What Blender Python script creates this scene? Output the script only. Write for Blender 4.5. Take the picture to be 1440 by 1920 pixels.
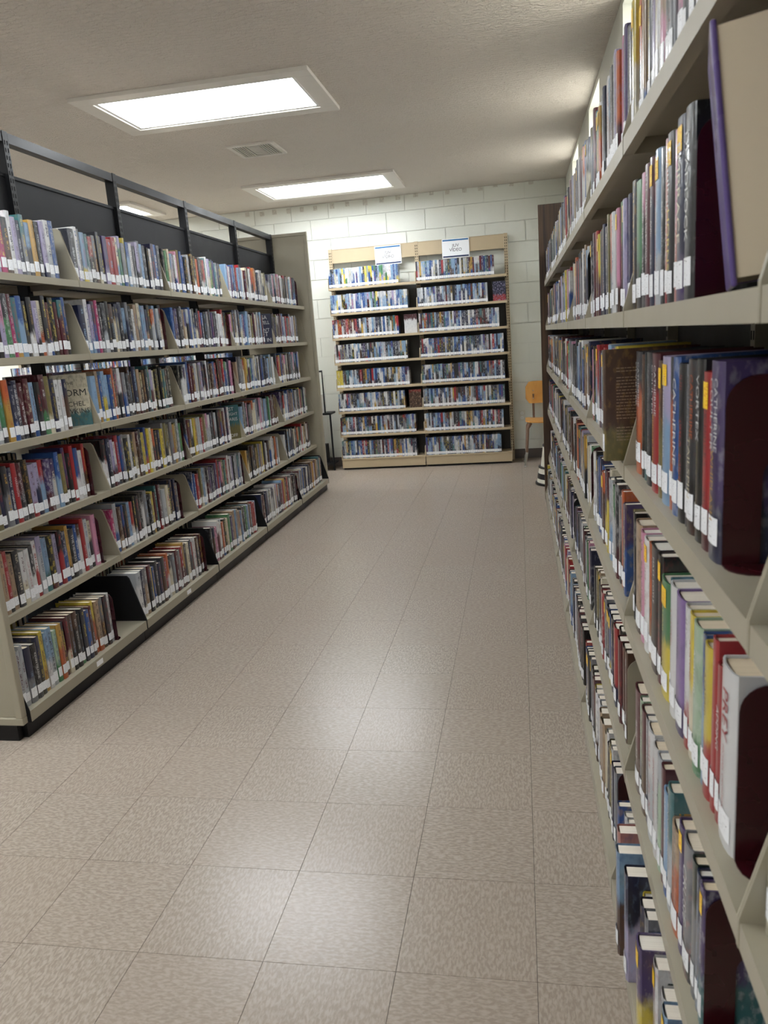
import bpy, bmesh, math, random
from mathutils import Vector, Matrix

# ---------------------------------------------------------------- scene, camera, light
for o in list(bpy.data.objects):
    bpy.data.objects.remove(o)
SC = bpy.context.scene
COL = SC.collection
random.seed(7)

CP = Vector((0.00307, -1.39463, 1.34875))
YAW, PIT, ROL, FPX = -0.184137, -0.2188416, -0.0726942, 1442.46
_f = Vector((math.sin(YAW) * math.cos(PIT), math.cos(YAW) * math.cos(PIT), math.sin(PIT)))
_r0 = Vector((math.cos(YAW), -math.sin(YAW), 0)); _u0 = _r0.cross(_f)
CR = math.cos(ROL) * _r0 + math.sin(ROL) * _u0
CU = -math.sin(ROL) * _r0 + math.cos(ROL) * _u0
CF = _f
cd = bpy.data.cameras.new('camera'); cam = bpy.data.objects.new('camera', cd); COL.objects.link(cam)
m = Matrix((CR, CU, -CF)).transposed().to_4x4(); m.translation = CP
cam.matrix_world = m
cd.sensor_fit = 'HORIZONTAL'; cd.sensor_width = 36.0; cd.lens = 36.0 * FPX / 1440.0
cd.clip_start = 0.02; cd.clip_end = 200
cd.dof.use_dof = True; cd.dof.focus_distance = 4.0; cd.dof.aperture_fstop = 13.0
SC.camera = cam

VS = SC.view_settings
SC.display_settings.display_device = 'sRGB'
VS.view_transform = 'Standard'; VS.look = 'None'; VS.gamma = 1.0; VS.use_curve_mapping = False
VS.exposure = 0.12

world = bpy.data.worlds.new('sky'); SC.world = world; world.use_nodes = True
bg = world.node_tree.nodes['Background']
bg.inputs[0].default_value = (0.92, 0.96, 1.0, 1); bg.inputs[1].default_value = 7.5

sd = bpy.data.lights.new('sun', 'SUN'); sd.energy = 14.0; sd.angle = 0.03; sd.color = (1, .96, .9)
sun = bpy.data.objects.new('sun', sd); COL.objects.link(sun)
sun.rotation_euler = Vector((0.02, 0.72, -0.69)).to_track_quat('-Z', 'Y').to_euler()
PANEL_EMIT = 19.0         # the ceiling light panels

def ray(px, py):
    return CF + (px - 720) / FPX * CR - (py - 960) / FPX * CU
def at(px, py, ax, v):                     # photo pixel -> point on the plane axis = v
    d = ray(px, py); t = (v - CP[ax]) / d[ax]
    return CP + t * d
def proj(p):
    d = Vector(p) - CP; z = d.dot(CF)
    if z < .02: return None
    return (720 + FPX * d.dot(CR) / z, 960 - FPX * d.dot(CU) / z, z)

# ---------------------------------------------------------------- materials
def lin(c):
    return tuple((v / 12.92 if v <= .04045 else ((v + .055) / 1.055) ** 2.4) for v in (x / 255 for x in c))
def newmat(name):
    mt = bpy.data.materials.new(name); mt.use_nodes = True
    nt = mt.node_tree; return mt, nt, nt.nodes['Principled BSDF']
def N(nt, t, **kw):
    n = nt.nodes.new(t)
    for k, v in kw.items(): setattr(n, k, v)
    return n
def L(nt, a, b): nt.links.new(a, b)
def mathn(nt, op, a=None, b=None, c=None, clamp=False):
    n = N(nt, 'ShaderNodeMath', operation=op, use_clamp=clamp)
    for i, v in enumerate((a, b, c)):
        if v is None: continue
        if isinstance(v, (int, float)): n.inputs[i].default_value = v
        else: L(nt, v, n.inputs[i])
    return n.outputs[0]
def mix(nt, fac, a, b):
    n = N(nt, 'ShaderNodeMix', data_type='RGBA')
    for s, v in ((n.inputs[0], fac), (n.inputs[6], a), (n.inputs[7], b)):
        if isinstance(v, (int, float)): s.default_value = v
        elif isinstance(v, tuple): s.default_value = v if len(v) == 4 else (*v, 1)
        else: L(nt, v, s)
    return n.outputs[2]
def maprange(nt, v, a, b, c=0., d=1., smooth=False):
    n = N(nt, 'ShaderNodeMapRange', interpolation_type='SMOOTHSTEP' if smooth else 'LINEAR', clamp=True)
    L(nt, v, n.inputs[0])
    for i, x in enumerate((a, b, c, d)): n.inputs[1 + i].default_value = x
    return n.outputs[0]
_cache = {}
def flat(rgb, rough=.5, metal=0., var=.06, scale=8., name=None, spec=.5, coat=0.):
    rgb = tuple(int(round(v)) for v in rgb); key = (rgb, rough, metal, var, scale, coat)
    if key in _cache: return _cache[key]
    mt, nt, b = newmat(name or 'paint_%d_%d_%d' % rgb)
    c = lin(rgb)
    tc = N(nt, 'ShaderNodeTexCoord'); nz = N(nt, 'ShaderNodeTexNoise'); nz.inputs['Scale'].default_value = scale
    nz.inputs['Detail'].default_value = 4
    L(nt, tc.outputs['Object'], nz.inputs['Vector'])
    f = maprange(nt, nz.outputs[0], .3, .7)
    L(nt, mix(nt, f, tuple(v * (1 - var) for v in c), tuple(min(1, v * (1 + var)) for v in c)), b.inputs['Base Color'])
    L(nt, maprange(nt, nz.outputs[0], .3, .7, max(0.02, rough - .06), rough + .06), b.inputs['Roughness'])
    b.inputs['Metallic'].default_value = metal; b.inputs['Specular IOR Level'].default_value = spec
    b.inputs['Coat Weight'].default_value = coat; b.inputs['Coat Roughness'].default_value = .12
    _cache[key] = mt
    return mt

BEIGE = flat((160, 153, 134), .42, var=.03, name='beige_enamel')
TAN = flat((186, 168, 138), .42, var=.03, name='tan_enamel')
BLACK = flat((16, 16, 18), .4, var=.15, scale=5, name='black_enamel', spec=.3)
BLACKP = flat((24, 24, 26), .6, var=.12, scale=3, name='black_panel', spec=.2)
SLOT = flat((6, 6, 6), .9, name='slot_dark')
DRED = flat((54, 9, 19), .28, var=.06, name='bookend_maroon', coat=.3)
WHITEP = flat((236, 236, 232), .55, var=.02, name='white_paint')
PAPER = flat((240, 241, 242), .7, var=.02, name='paper')
STEEL = flat((190, 190, 188), .3, 1.0, name='steel')
BASEB = flat((92, 84, 80), .5, name='vinyl_base')
INK = flat((24, 24, 28), .6, name='ink')

def mat_tile():
    mt, nt, b = newmat('vinyl_tile')
    tc = N(nt, 'ShaderNodeTexCoord'); oi = N(nt, 'ShaderNodeObjectInfo')
    sc = N(nt, 'ShaderNodeVectorMath', operation='SCALE'); sc.inputs[3].default_value = 9.7
    L(nt, oi.outputs['Location'], sc.inputs[0])
    ad = N(nt, 'ShaderNodeVectorMath', operation='ADD'); L(nt, tc.outputs['Object'], ad.inputs[0]); L(nt, sc.outputs[0], ad.inputs[1])
    mp = N(nt, 'ShaderNodeMapping'); mp.inputs['Scale'].default_value = (66, 160, 1); L(nt, ad.outputs[0], mp.inputs[0])
    n1 = N(nt, 'ShaderNodeTexNoise'); n1.inputs['Scale'].default_value = 1.0; n1.inputs['Detail'].default_value = 3; n1.inputs['Distortion'].default_value = .4
    L(nt, mp.outputs[0], n1.inputs['Vector'])
    c = mix(nt, maprange(nt, n1.outputs[0], .40, .62), lin((147, 135, 123)), lin((172, 159, 146)))
    c = mix(nt, mathn(nt, 'MULTIPLY', oi.outputs['Random'], .30), c, lin((157, 141, 127)))
    L(nt, c, b.inputs['Base Color'])
    b.inputs['Roughness'].default_value = .27
    return mt
TILE = mat_tile()
GROUT = flat((58, 50, 45), .9, name='tile_seam')

def mat_ceiling():
    mt, nt, b = newmat('stomped_ceiling')
    tc = N(nt, 'ShaderNodeTexCoord')
    b.inputs['Roughness'].default_value = .62
    nz = N(nt, 'ShaderNodeTexNoise'); nz.inputs['Scale'].default_value = .8; L(nt, tc.outputs['Object'], nz.inputs['Vector'])
    L(nt, mix(nt, nz.outputs[0], lin((214, 205, 194)), lin((224, 217, 207))), b.inputs['Base Color'])
    v = N(nt, 'ShaderNodeTexVoronoi'); v.inputs['Scale'].default_value = 5.0; L(nt, tc.outputs['Object'], v.inputs['Vector'])
    n2 = N(nt, 'ShaderNodeTexNoise'); n2.inputs['Scale'].default_value = 34; n2.inputs['Detail'].default_value = 3; n2.inputs['Distortion'].default_value = 2.2
    L(nt, tc.outputs['Object'], n2.inputs['Vector'])
    w = N(nt, 'ShaderNodeTexWave', wave_type='RINGS'); w.inputs['Scale'].default_value = 14; w.inputs['Distortion'].default_value = 7; w.inputs['Detail'].default_value = 3
    ad = N(nt, 'ShaderNodeVectorMath', operation='ADD'); L(nt, tc.outputs['Object'], ad.inputs[0]); L(nt, v.outputs['Color'], ad.inputs[1])
    L(nt, ad.outputs[0], w.inputs['Vector'])
    h = mathn(nt, 'ADD', mathn(nt, 'MULTIPLY', maprange(nt, w.outputs[1], .55, .95), .6), maprange(nt, n2.outputs[0], .5, .75))
    bp = N(nt, 'ShaderNodeBump'); bp.inputs['Strength'].default_value = .8; bp.inputs['Distance'].default_value = .010
    L(nt, h, bp.inputs['Height']); L(nt, bp.outputs[0], b.inputs['Normal'])
    return mt
CEIL = mat_ceiling()

def mat_block():
    mt, nt, b = newmat('painted_block')
    tc = N(nt, 'ShaderNodeTexCoord'); oi = N(nt, 'ShaderNodeObjectInfo')
    ad = N(nt, 'ShaderNodeVectorMath', operation='ADD'); L(nt, tc.outputs['Object'], ad.inputs[0]); L(nt, oi.outputs['Location'], ad.inputs[1])
    n1 = N(nt, 'ShaderNodeTexNoise'); n1.inputs['Scale'].default_value = 90; n1.inputs['Detail'].default_value = 4; L(nt, ad.outputs[0], n1.inputs['Vector'])
    n2 = N(nt, 'ShaderNodeTexNoise'); n2.inputs['Scale'].default_value = 2.5; L(nt, ad.outputs[0], n2.inputs['Vector'])
    L(nt, mix(nt, n2.outputs[0], lin((212, 213, 203)), lin((224, 226, 217))), b.inputs['Base Color'])
    b.inputs['Roughness'].default_value = .5
    bp = N(nt, 'ShaderNodeBump'); bp.inputs['Strength'].default_value = .35; bp.inputs['Distance'].default_value = .003
    L(nt, n1.outputs[0], bp.inputs['Height']); L(nt, bp.outputs[0], b.inputs['Normal'])
    return mt
BLOCK = mat_block()

def mat_wood(name, a, c, scale, rough):
    mt, nt, b = newmat(name)
    tc = N(nt, 'ShaderNodeTexCoord'); mp = N(nt, 'ShaderNodeMapping'); mp.inputs['Scale'].default_value = scale
    L(nt, tc.outputs['Object'], mp.inputs[0])
    n = N(nt, 'ShaderNodeTexNoise'); n.inputs['Scale'].default_value = 1; n.inputs['Detail'].default_value = 5; n.inputs['Distortion'].default_value = .6
    L(nt, mp.outputs[0], n.inputs['Vector'])
    L(nt, mix(nt, maprange(nt, n.outputs[0], .35, .65), lin(a), lin(c)), b.inputs['Base Color'])
    b.inputs['Roughness'].default_value = rough
    return mt
WALNUT = mat_wood('dark_wood_grain', (44, 30, 20), (86, 62, 42), (60, 60, 2.0), .5)
OAK = mat_wood('blond_plywood', (196, 138, 66), (222, 168, 92), (3, 40, 3), .35)

def mat_emit(name, rgb, strength):
    mt, nt, b = newmat(name)
    b.inputs['Base Color'].default_value = (*lin(rgb), 1)
    tc = N(nt, 'ShaderNodeTexCoord'); nz = N(nt, 'ShaderNodeTexNoise'); nz.inputs['Scale'].default_value = 1.5
    L(nt, tc.outputs['Object'], nz.inputs['Vector'])
    b.inputs['Emission Color'].default_value = (*lin(rgb), 1)
    L(nt, maprange(nt, nz.outputs[0], .3, .7, strength * .92, strength * 1.08), b.inputs['Emission Strength'])
    return mt
DIFFUSER = mat_emit('light_diffuser', (246, 251, 255), PANEL_EMIT)

def mat_cover():
    mt, nt, b = newmat('book_jacket')
    A = N(nt, 'ShaderNodeAttribute', attribute_name='colA'); B = N(nt, 'ShaderNodeAttribute', attribute_name='colB')
    T = N(nt, 'ShaderNodeAttribute', attribute_name='colT'); P = N(nt, 'ShaderNodeAttribute', attribute_name='par')
    U = N(nt, 'ShaderNodeAttribute', attribute_name='suv')
    sp = N(nt, 'ShaderNodeSeparateColor'); L(nt, P.outputs['Color'], sp.inputs[0])
    split, seed, pic, gly = sp.outputs[0], sp.outputs[1], sp.outputs[2], P.outputs['Alpha']
    su = N(nt, 'ShaderNodeSeparateXYZ'); L(nt, U.outputs['Vector'], su.inputs[0])
    s, v, kind = su.outputs
    sd_ = mathn(nt, 'MULTIPLY', seed, 173.)
    def noise(a, bb, off, detail=0.):
        cx = N(nt, 'ShaderNodeCombineXYZ')
        L(nt, mathn(nt, 'MULTIPLY', s, a), cx.inputs[0]); L(nt, mathn(nt, 'MULTIPLY', v, bb), cx.inputs[1])
        L(nt, mathn(nt, 'ADD', sd_, off), cx.inputs[2])
        n = N(nt, 'ShaderNodeTexNoise'); n.inputs['Scale'].default_value = 1; n.inputs['Detail'].default_value = detail
        L(nt, cx.outputs[0], n.inputs['Vector']); return n.outputs[0]
    n1 = noise(2.2, 5., 0., 3)
    d = mathn(nt, 'ADD', mathn(nt, 'SUBTRACT', v, split), mathn(nt, 'MULTIPLY', mathn(nt, 'SUBTRACT', n1, .5), .35))
    base = mix(nt, maprange(nt, d, -.07, .07, smooth=True), B.outputs['Color'], A.outputs['Color'])
    n2 = noise(3.5, 11., 31., 4)
    base = mix(nt, mathn(nt, 'MULTIPLY', maprange(nt, n2, .52, .66), pic), base, T.outputs['Color'])
    n3 = noise(2.5, 7., 77., 4)
    dk = N(nt, 'ShaderNodeMix', data_type='RGBA', blend_type='MULTIPLY'); L(nt, mathn(nt, 'MULTIPLY', maprange(nt, n3, .5, .68), pic), dk.inputs[0])
    L(nt, base, dk.inputs[6]); dk.inputs[7].default_value = (.25, .25, .3, 1); base = dk.outputs[2]
    g1 = noise(3.5, 150., 11., 0)
    g2 = noise(0., 6., 53., 0)
    inb = mathn(nt, 'LESS_THAN', mathn(nt, 'ABSOLUTE', s), .18)
    onsp = mathn(nt, 'LESS_THAN', kind, .5)
    rng = mathn(nt, 'MULTIPLY', mathn(nt, 'GREATER_THAN', v, .26), mathn(nt, 'LESS_THAN', v, .93))
    g = mathn(nt, 'MULTIPLY', mathn(nt, 'MULTIPLY', mathn(nt, 'GREATER_THAN', g1, .51), mathn(nt, 'GREATER_THAN', g2, .46)), mathn(nt, 'MULTIPLY', inb, mathn(nt, 'MULTIPLY', onsp, rng)))
    base = mix(nt, mathn(nt, 'MULTIPLY', g, gly), base, T.outputs['Color'])
    L(nt, base, b.inputs['Base Color'])
    b.inputs['Roughness'].default_value = .32; b.inputs['Coat Weight'].default_value = .45; b.inputs['Coat Roughness'].default_value = .13
    bp = N(nt, 'ShaderNodeBump'); bp.inputs['Strength'].default_value = .15; bp.inputs['Distance'].default_value = .002
    L(nt, n1, bp.inputs['Height']); L(nt, bp.outputs[0], b.inputs['Coat Normal'])
    return mt
COVER = mat_cover()

def mat_pages():
    mt, nt, b = newmat('page_block')
    A = N(nt, 'ShaderNodeAttribute', attribute_name='colT2')
    tc = N(nt, 'ShaderNodeTexCoord'); mp = N(nt, 'ShaderNodeMapping'); mp.inputs['Scale'].default_value = (2, 900, 2)
    L(nt, tc.outputs['Object'], mp.inputs[0])
    n = N(nt, 'ShaderNodeTexNoise'); n.inputs['Scale'].default_value = 1; n.inputs['Detail'].default_value = 3; L(nt, mp.outputs[0], n.inputs['Vector'])
    oi = N(nt, 'ShaderNodeObjectInfo')
    c0 = mix(nt, oi.outputs['Random'], lin((232, 214, 184)), lin((236, 233, 226)))
    dk = N(nt, 'ShaderNodeMix', data_type='RGBA', blend_type='MULTIPLY'); L(nt, maprange(nt, n.outputs[0], .35, .7, 0, .35), dk.inputs[0])
    L(nt, c0, dk.inputs[6]); dk.inputs[7].default_value = (.6, .55, .48, 1)
    L(nt, dk.outputs[2], b.inputs['Base Color']); b.inputs['Roughness'].default_value = .8
    return mt
PAGES = mat_pages()

def mat_label(name, base, ink, thr, fy):
    mt, nt, b = newmat(name)
    U = N(nt, 'ShaderNodeAttribute', attribute_name='suv'); P = N(nt, 'ShaderNodeAttribute', attribute_name='par')
    su = N(nt, 'ShaderNodeSeparateXYZ'); L(nt, U.outputs['Vector'], su.inputs[0])
    sp = N(nt, 'ShaderNodeSeparateColor'); L(nt, P.outputs['Color'], sp.inputs[0])
    cx = N(nt, 'ShaderNodeCombineXYZ')
    L(nt, mathn(nt, 'MULTIPLY', su.outputs[0], 5.), cx.inputs[0]); L(nt, mathn(nt, 'MULTIPLY', su.outputs[1], fy), cx.inputs[1])
    L(nt, mathn(nt, 'MULTIPLY', sp.outputs[1], 311.), cx.inputs[2])
    n = N(nt, 'ShaderNodeTexNoise'); n.inputs['Scale'].default_value = 1; L(nt, cx.outputs[0], n.inputs['Vector'])
    ok = mathn(nt, 'MULTIPLY', mathn(nt, 'LESS_THAN', mathn(nt, 'ABSOLUTE', su.outputs[0]), .3), mathn(nt, 'GREATER_THAN', n.outputs[0], thr))
    L(nt, mix(nt, ok, lin(base), lin(ink)), b.inputs['Base Color']); b.inputs['Roughness'].default_value = .45
    b.inputs['Coat Weight'].default_value = .3
    return mt
LABEL = mat_label('call_number_label', (238, 240, 243), (70, 70, 76), .66, 190)
STICK = mat_label('yellow_sticker', (250, 206, 30), (226, 140, 30), .60, 120)

# ---------------------------------------------------------------- mesh helpers
class MB:
    def __init__(self): self.v = []; self.f = []; self.mi = []
    def add(self, vs, fs, mi=0):
        o = len(self.v); self.v += [tuple(x) for x in vs]; self.f += [tuple(i + o for i in f) for f in fs]; self.mi += [mi] * len(fs); return self
    def box(self, x0, x1, y0, y1, z0, z1, mi=0):
        x0, x1 = sorted((x0, x1)); y0, y1 = sorted((y0, y1)); z0, z1 = sorted((z0, z1))
        return self.add([(x, y, z) for z in (z0, z1) for y in (y0, y1) for x in (x0, x1)],
                        [(0, 2, 3, 1), (4, 5, 7, 6), (0, 1, 5, 4), (2, 6, 7, 3), (0, 4, 6, 2), (1, 3, 7, 5)], mi)
    def prism(self, poly, fn, a, b, mi=0):          # poly 2d, fn(p, q, w) -> world, between w = a and b
        n = len(poly)
        vs = [fn(p, q, a) for p, q in poly] + [fn(p, q, b) for p, q in poly]
        fs = [tuple(range(n))[::-1], tuple(range(n, 2 * n))] + [(i, (i + 1) % n, n + (i + 1) % n, n + i) for i in range(n)]
        return self.add(vs, fs, mi)
    def lathe(self, prof, seg=24, c=(0, 0, 0), mi=0):
        vs = []; fs = []
        for r, z in prof:
            for i in range(seg):
                a = 2 * math.pi * i / seg; vs.append((c[0] + r * math.cos(a), c[1] + r * math.sin(a), c[2] + z))
        for k in range(len(prof) - 1):
            for i in range(seg):
                j = (i + 1) % seg; fs.append((k * seg + i, k * seg + j, (k + 1) * seg + j, (k + 1) * seg + i))
        fs.append(tuple(range(seg))[::-1]); fs.append(tuple((len(prof) - 1) * seg + i for i in range(seg)))
        return self.add(vs, fs, mi)
    def tube(self, pts, r, seg=8, mi=0, r1=None):
        pts = [Vector(p) for p in pts]; vs = []; fs = []; n = len(pts)
        for k, p in enumerate(pts):
            d = (pts[min(k + 1, n - 1)] - pts[max(k - 1, 0)]).normalized()
            a = d.orthogonal().normalized() if k == 0 else (a - d * a.dot(d)).normalized()
            b = d.cross(a); rr = r if r1 is None else r + (r1 - r) * k / (n - 1)
            for i in range(seg):
                t = 2 * math.pi * i / seg; vs.append(p + rr * (math.cos(t) * a + math.sin(t) * b))
        for k in range(n - 1):
            for i in range(seg):
                j = (i + 1) % seg; fs.append((k * seg + i, k * seg + j, (k + 1) * seg + j, (k + 1) * seg + i))
        fs.append(tuple(range(seg))[::-1]); fs.append(tuple((n - 1) * seg + i for i in range(seg)))
        return self.add(vs, fs, mi)
    def mesh(self, name, mats, recalc=True, smooth=False):
        me = bpy.data.meshes.new(name); me.from_pydata(self.v, [], self.f)
        for mt in (mats if isinstance(mats, (list, tuple)) else [mats]): me.materials.append(mt)
        if any(self.mi): me.polygons.foreach_set('material_index', self.mi)
        if recalc:
            bm = bmesh.new(); bm.from_mesh(me); bmesh.ops.recalc_face_normals(bm, faces=bm.faces); bm.to_mesh(me); bm.free()
        if smooth:
            me.polygons.foreach_set('use_smooth', [True] * len(me.polygons))
            me.set_sharp_from_angle(angle=math.radians(35))
        me.update(); return me
    def build(self, name, mats, parent=None, smooth=False, recalc=True, bevel=0):
        o = link(name, self.mesh(name, mats, recalc, smooth), parent)
        if bevel:
            b = o.modifiers.new('bevel', 'BEVEL'); b.width = bevel; b.segments = 2; b.limit_method = 'ANGLE'
        return o
def link(name, data, parent=None, loc=None, rz=None):
    o = bpy.data.objects.new(name, data); COL.objects.link(o)
    if parent: o.parent = parent
    if loc is not None: o.location = loc
    if rz is not None: o.rotation_euler = (0, 0, rz)
    return o
def tag(o, label, cat, group=None):
    o['label'] = label; o['category'] = cat
    if group: o['group'] = group
    return o
def struct(o): o['kind'] = 'structure'; return o
def empty(name, loc=(0, 0, 0), rz=0):
    o = link(name, None, loc=loc, rz=rz); o.empty_display_size = .05; return o
def rrect(w, h, r, n=5, x0=0, z0=0):
    pts = []
    for cx, cz, a0 in ((w - r, r, -90), (w - r, h - r, 0), (r, h - r, 90), (r, r, 180)):
        for i in range(n + 1):
            a = math.radians(a0 + 90 * i / n); pts.append((x0 + cx + r * math.cos(a), z0 + cz + r * math.sin(a)))
    return pts

_tx = {}
def text2d(s):                                     # (verts2d, faces, width) of a line of lettering with cap height about 0.7
    if s in _tx: return _tx[s]
    cu = bpy.data.curves.new('lettering', 'FONT'); cu.body = s; cu.align_x = 'CENTER'; cu.resolution_u = 2
    ob = bpy.data.objects.new('lettering', cu); COL.objects.link(ob)
    dg = bpy.context.evaluated_depsgraph_get(); dg.update()
    me = bpy.data.meshes.new_from_object(ob.evaluated_get(dg))
    vs = [(v.co.x, v.co.y) for v in me.vertices]; fs = [tuple(p.vertices) for p in me.polygons]
    bpy.data.objects.remove(ob); bpy.data.curves.remove(cu); bpy.data.meshes.remove(me)
    w = max(v[0] for v in vs) - min(v[0] for v in vs)
    _tx[s] = (vs, fs, w); return _tx[s]

# ---------------------------------------------------------------- the room
XW, YB, ZC = 0.52, 7.0, 2.8
XL, YF = -6.6, -4.6
T = .3048
fl = struct(MB().box(XL - .2, XW + .2, YF - .2, YB + .2, -.15, -.0022).build('floor', GROUT))
tm = MB().box(-T / 2 + .0006, T / 2 - .0006, -T / 2 + .0006, T / 2 - .0006, -.0022, 0).mesh('tile', TILE)
cands = []
for i in range(-21, 2):
    for j in range(-10, 23):
        cx, cy = (i + .5) * T, (j + .5) * T
        q = proj((cx, cy, 0)); seen = 0
        if q and -120 < q[0] < 1560 and 600 < q[1] < 2050 and not (-2.4 < cx < -1.95 and 1.1 < cy < 5.5) and cx < .35: seen = 1e6 / q[2] ** 3
        if cx < -2.4 and 1.0 < cy < 5.6: seen = 0
        cands.append((seen, i, j, cx, cy))
cands.sort(reverse=True)
rest = MB()
for k, (seen, i, j, cx, cy) in enumerate(cands):
    if k < 300 and seen > 0:
        t_ = link('tile', tm, fl, (cx, cy, 0), math.pi / 2 * ((i + j) % 2))
    else:
        g = T / 2 - .0006; rest.box(cx - g, cx + g, cy - g, cy + g, -.0022, 0)
o = rest.build('tile_field', TILE, fl); o['kind'] = 'stuff'
ce = struct(MB().box(XL - .2, XW + .2, YF - .2, YB + .2, ZC, ZC + .2).build('ceiling', CEIL))

# back wall of painted concrete blocks
CH, CW = .2032, .4064
MORTAR = flat((214, 215, 206), .6, var=.02, name='painted_mortar')
wb = struct(MB().box(XL - .2, XW + .2, YB + .011, YB + .2, -.1, ZC).build('wall_back', MORTAR))
def blockmesh(w, h):
    mb = MB().box(-w / 2 + .0035, w / 2 - .0035, -.012, .03, .0035, h - .0035)
    me = mb.mesh('block', BLOCK); return me
full = blockmesh(CW, CH); topb = blockmesh(CW, ZC - 13 * CH); half = {}
for c in range(14):
    off = -0.905 + (CW / 2 if c % 2 == 1 else 0)
    k = -11
    while True:
        x0 = off + k * CW; x1 = x0 + CW; k += 1
        if x0 > XW - .02: break
        if x1 < -5.2: continue
        me = topb if c == 13 else full
        if x1 > XW:
            w = XW - x0; me = blockmesh(w, ZC - 13 * CH if c == 13 else CH); x1 = XW
        link('block', me, wb, ((x0 + x1) / 2, YB + .012, c * CH))
struct(MB().box(XL, XW, YB - .006, YB + .01, 0, .102).build('baseboard_back', BASEB))
RES = flat((198, 195, 184), .8, var=.2, scale=60, name='adhesive_residue')
for px, py in ((463, 403), (491, 402), (514, 398), (540, 396), (565, 393), (590, 391), (622, 386), (650, 383), (684, 379), (715, 375),
               (746, 371), (779, 365), (808, 362), (838, 359), (870, 356), (900, 353), (928, 347), (958, 345), (995, 341)):
    p = at(px, py, 1, YB); s = .026
    MB().box(p.x - s * random.uniform(.6, 1), p.x + s, YB - .0012, YB + .002, p.z - s * random.uniform(.7, 1.2), p.z + s).build('adhesive_patch', RES, wb)

# right wall: windows between piers
WT = .2
wins = [(5.385, 6.075), (3.735, 4.43), (1.985, 2.675), (.28, .97), (-1.43, -.74), (-3.14, -2.45)]
wr = MB().box(XW, XW + WT, YF - .2, YB + .2, -.1, 2.0).box(XW, XW + WT, YF - .2, YB + .2, 2.762, ZC)
ys = sorted(wins); prev = YF - .2
for a, b in ys + [(YB + .2, None)]:
    wr.box(XW, XW + WT, prev, a, 2.0, 2.762)
    prev = b
WALLP = mat_block(); struct(wr.build('wall_right', WALLP))
def glass():
    mt, nt, b = newmat('window_glass')
    out = nt.nodes['Material Output']; tr = N(nt, 'ShaderNodeBsdfTransparent'); gl = N(nt, 'ShaderNodeBsdfGlossy')
    gl.inputs['Roughness'].default_value = .02; ms = N(nt, 'ShaderNodeMixShader'); ms.inputs[0].default_value = .08
    L(nt, tr.outputs[0], ms.inputs[1]); L(nt, gl.outputs[0], ms.inputs[2]); L(nt, ms.outputs[0], out.inputs[0]); return mt
GLASS = glass()
for n, (a, b) in enumerate(sorted(wins, reverse=True)):
    w = empty('window_%d' % (n + 1), (XW + .12, (a + b) / 2, 2.0)); struct(w)
    f = MB(); hw = (b - a) / 2; H = .762
    f.box(-.02, .02, -hw, -hw + .03, 0, H).box(-.02, .02, hw - .03, hw, 0, H).box(-.02, .02, -hw + .03, hw - .03, 0, .03).box(-.02, .02, -hw + .03, hw - .03, H - .03, H)
    f.build('window_frame', WHITEP, w)
    MB().box(-.003, .003, -hw + .03, hw - .03, .03, H - .03).build('pane', GLASS, w)
struct(MB().box(XL - .2, XL, YF - .2, 5.5, -.1, ZC).box(XL - .2, XL, 5.5, YB + .2, -.1, .5).box(XL - .2, XL, 5.5, YB + .2, 2.3, ZC).box(XL - .2, XL, 6.8, YB + .2, .5, 2.3).build('wall_left', WHITEP))
w = empty('window_7', (XL - .1, 6.15, .5)); struct(w)
MB().box(-.02, .02, -.65, -.6, 0, 1.8).box(-.02, .02, .6, .65, 0, 1.8).box(-.02, .02, -.6, .6, 0, .05).box(-.02, .02, -.6, .6, 1.75, 1.8).build('window_frame', WHITEP, w)
MB().box(-.003, .003, -.6, .6, .05, 1.75).build('pane', GLASS, w)
struct(MB().box(XL - .2, XW + .2, YF - .2, YF, -.1, ZC).build('wall_front', WHITEP))
struct(MB().box(-60, XL - .2, -60, 60, -.4, -.3).box(XW + .2, 60, -60, 60, -.4, -.3).build('outside_ground', flat((190, 186, 176), .9, var=.1, scale=1, name='outside_paving')))

# ceiling lights: recessed panel in a white timber surround
FRAMEM = flat((226, 222, 214), .5, var=.03, name='trim_white')
RAW = flat((206, 180, 140), .6, name='raw_board_end')
def ceiling_light(cx, cy, label):
    t = tag(empty('ceiling_light', (cx, cy, ZC)), label, 'light', 'ceiling light panels')
    W, D, w = 1.40, .78, .10
    for x0, x1, y0, y1 in ((-W / 2, W / 2, -D / 2, -D / 2 + w), (-W / 2, W / 2, D / 2 - w, D / 2), (-W / 2, -W / 2 + w, -D / 2 + w, D / 2 - w), (W / 2 - w, W / 2, -D / 2 + w, D / 2 - w)):
        fb = MB().box(x0, x1, y0, y1, -.022, 0).build('frame_board', FRAMEM, t, bevel=.002)
    lip = MB()
    a, b, c = W / 2 - w, D / 2 - w, .02
    lip.box(-a, a, -b, -b + c, -.014, -.001).box(-a, a, b - c, b, -.014, -.001).box(-a, -a + c, -b + c, b - c, -.014, -.001).box(a - c, a, -b + c, b - c, -.014, -.001)
    lip.build('inner_lip', WHITEP, t)
    MB().box(-a + c, a - c, -b + c, b - c, -.010, -.002).build('diffuser', DIFFUSER, t)
    return t
ceiling_light(-1.752, 3.375, 'large rectangular ceiling light panel in white frame nearest the camera')
ceiling_light(-1.725, 6.13, 'rectangular ceiling light panel near the white block wall')
ceiling_light(-4.26, 6.22, 'ceiling light panel seen through the black frame above left bookcase')
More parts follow.
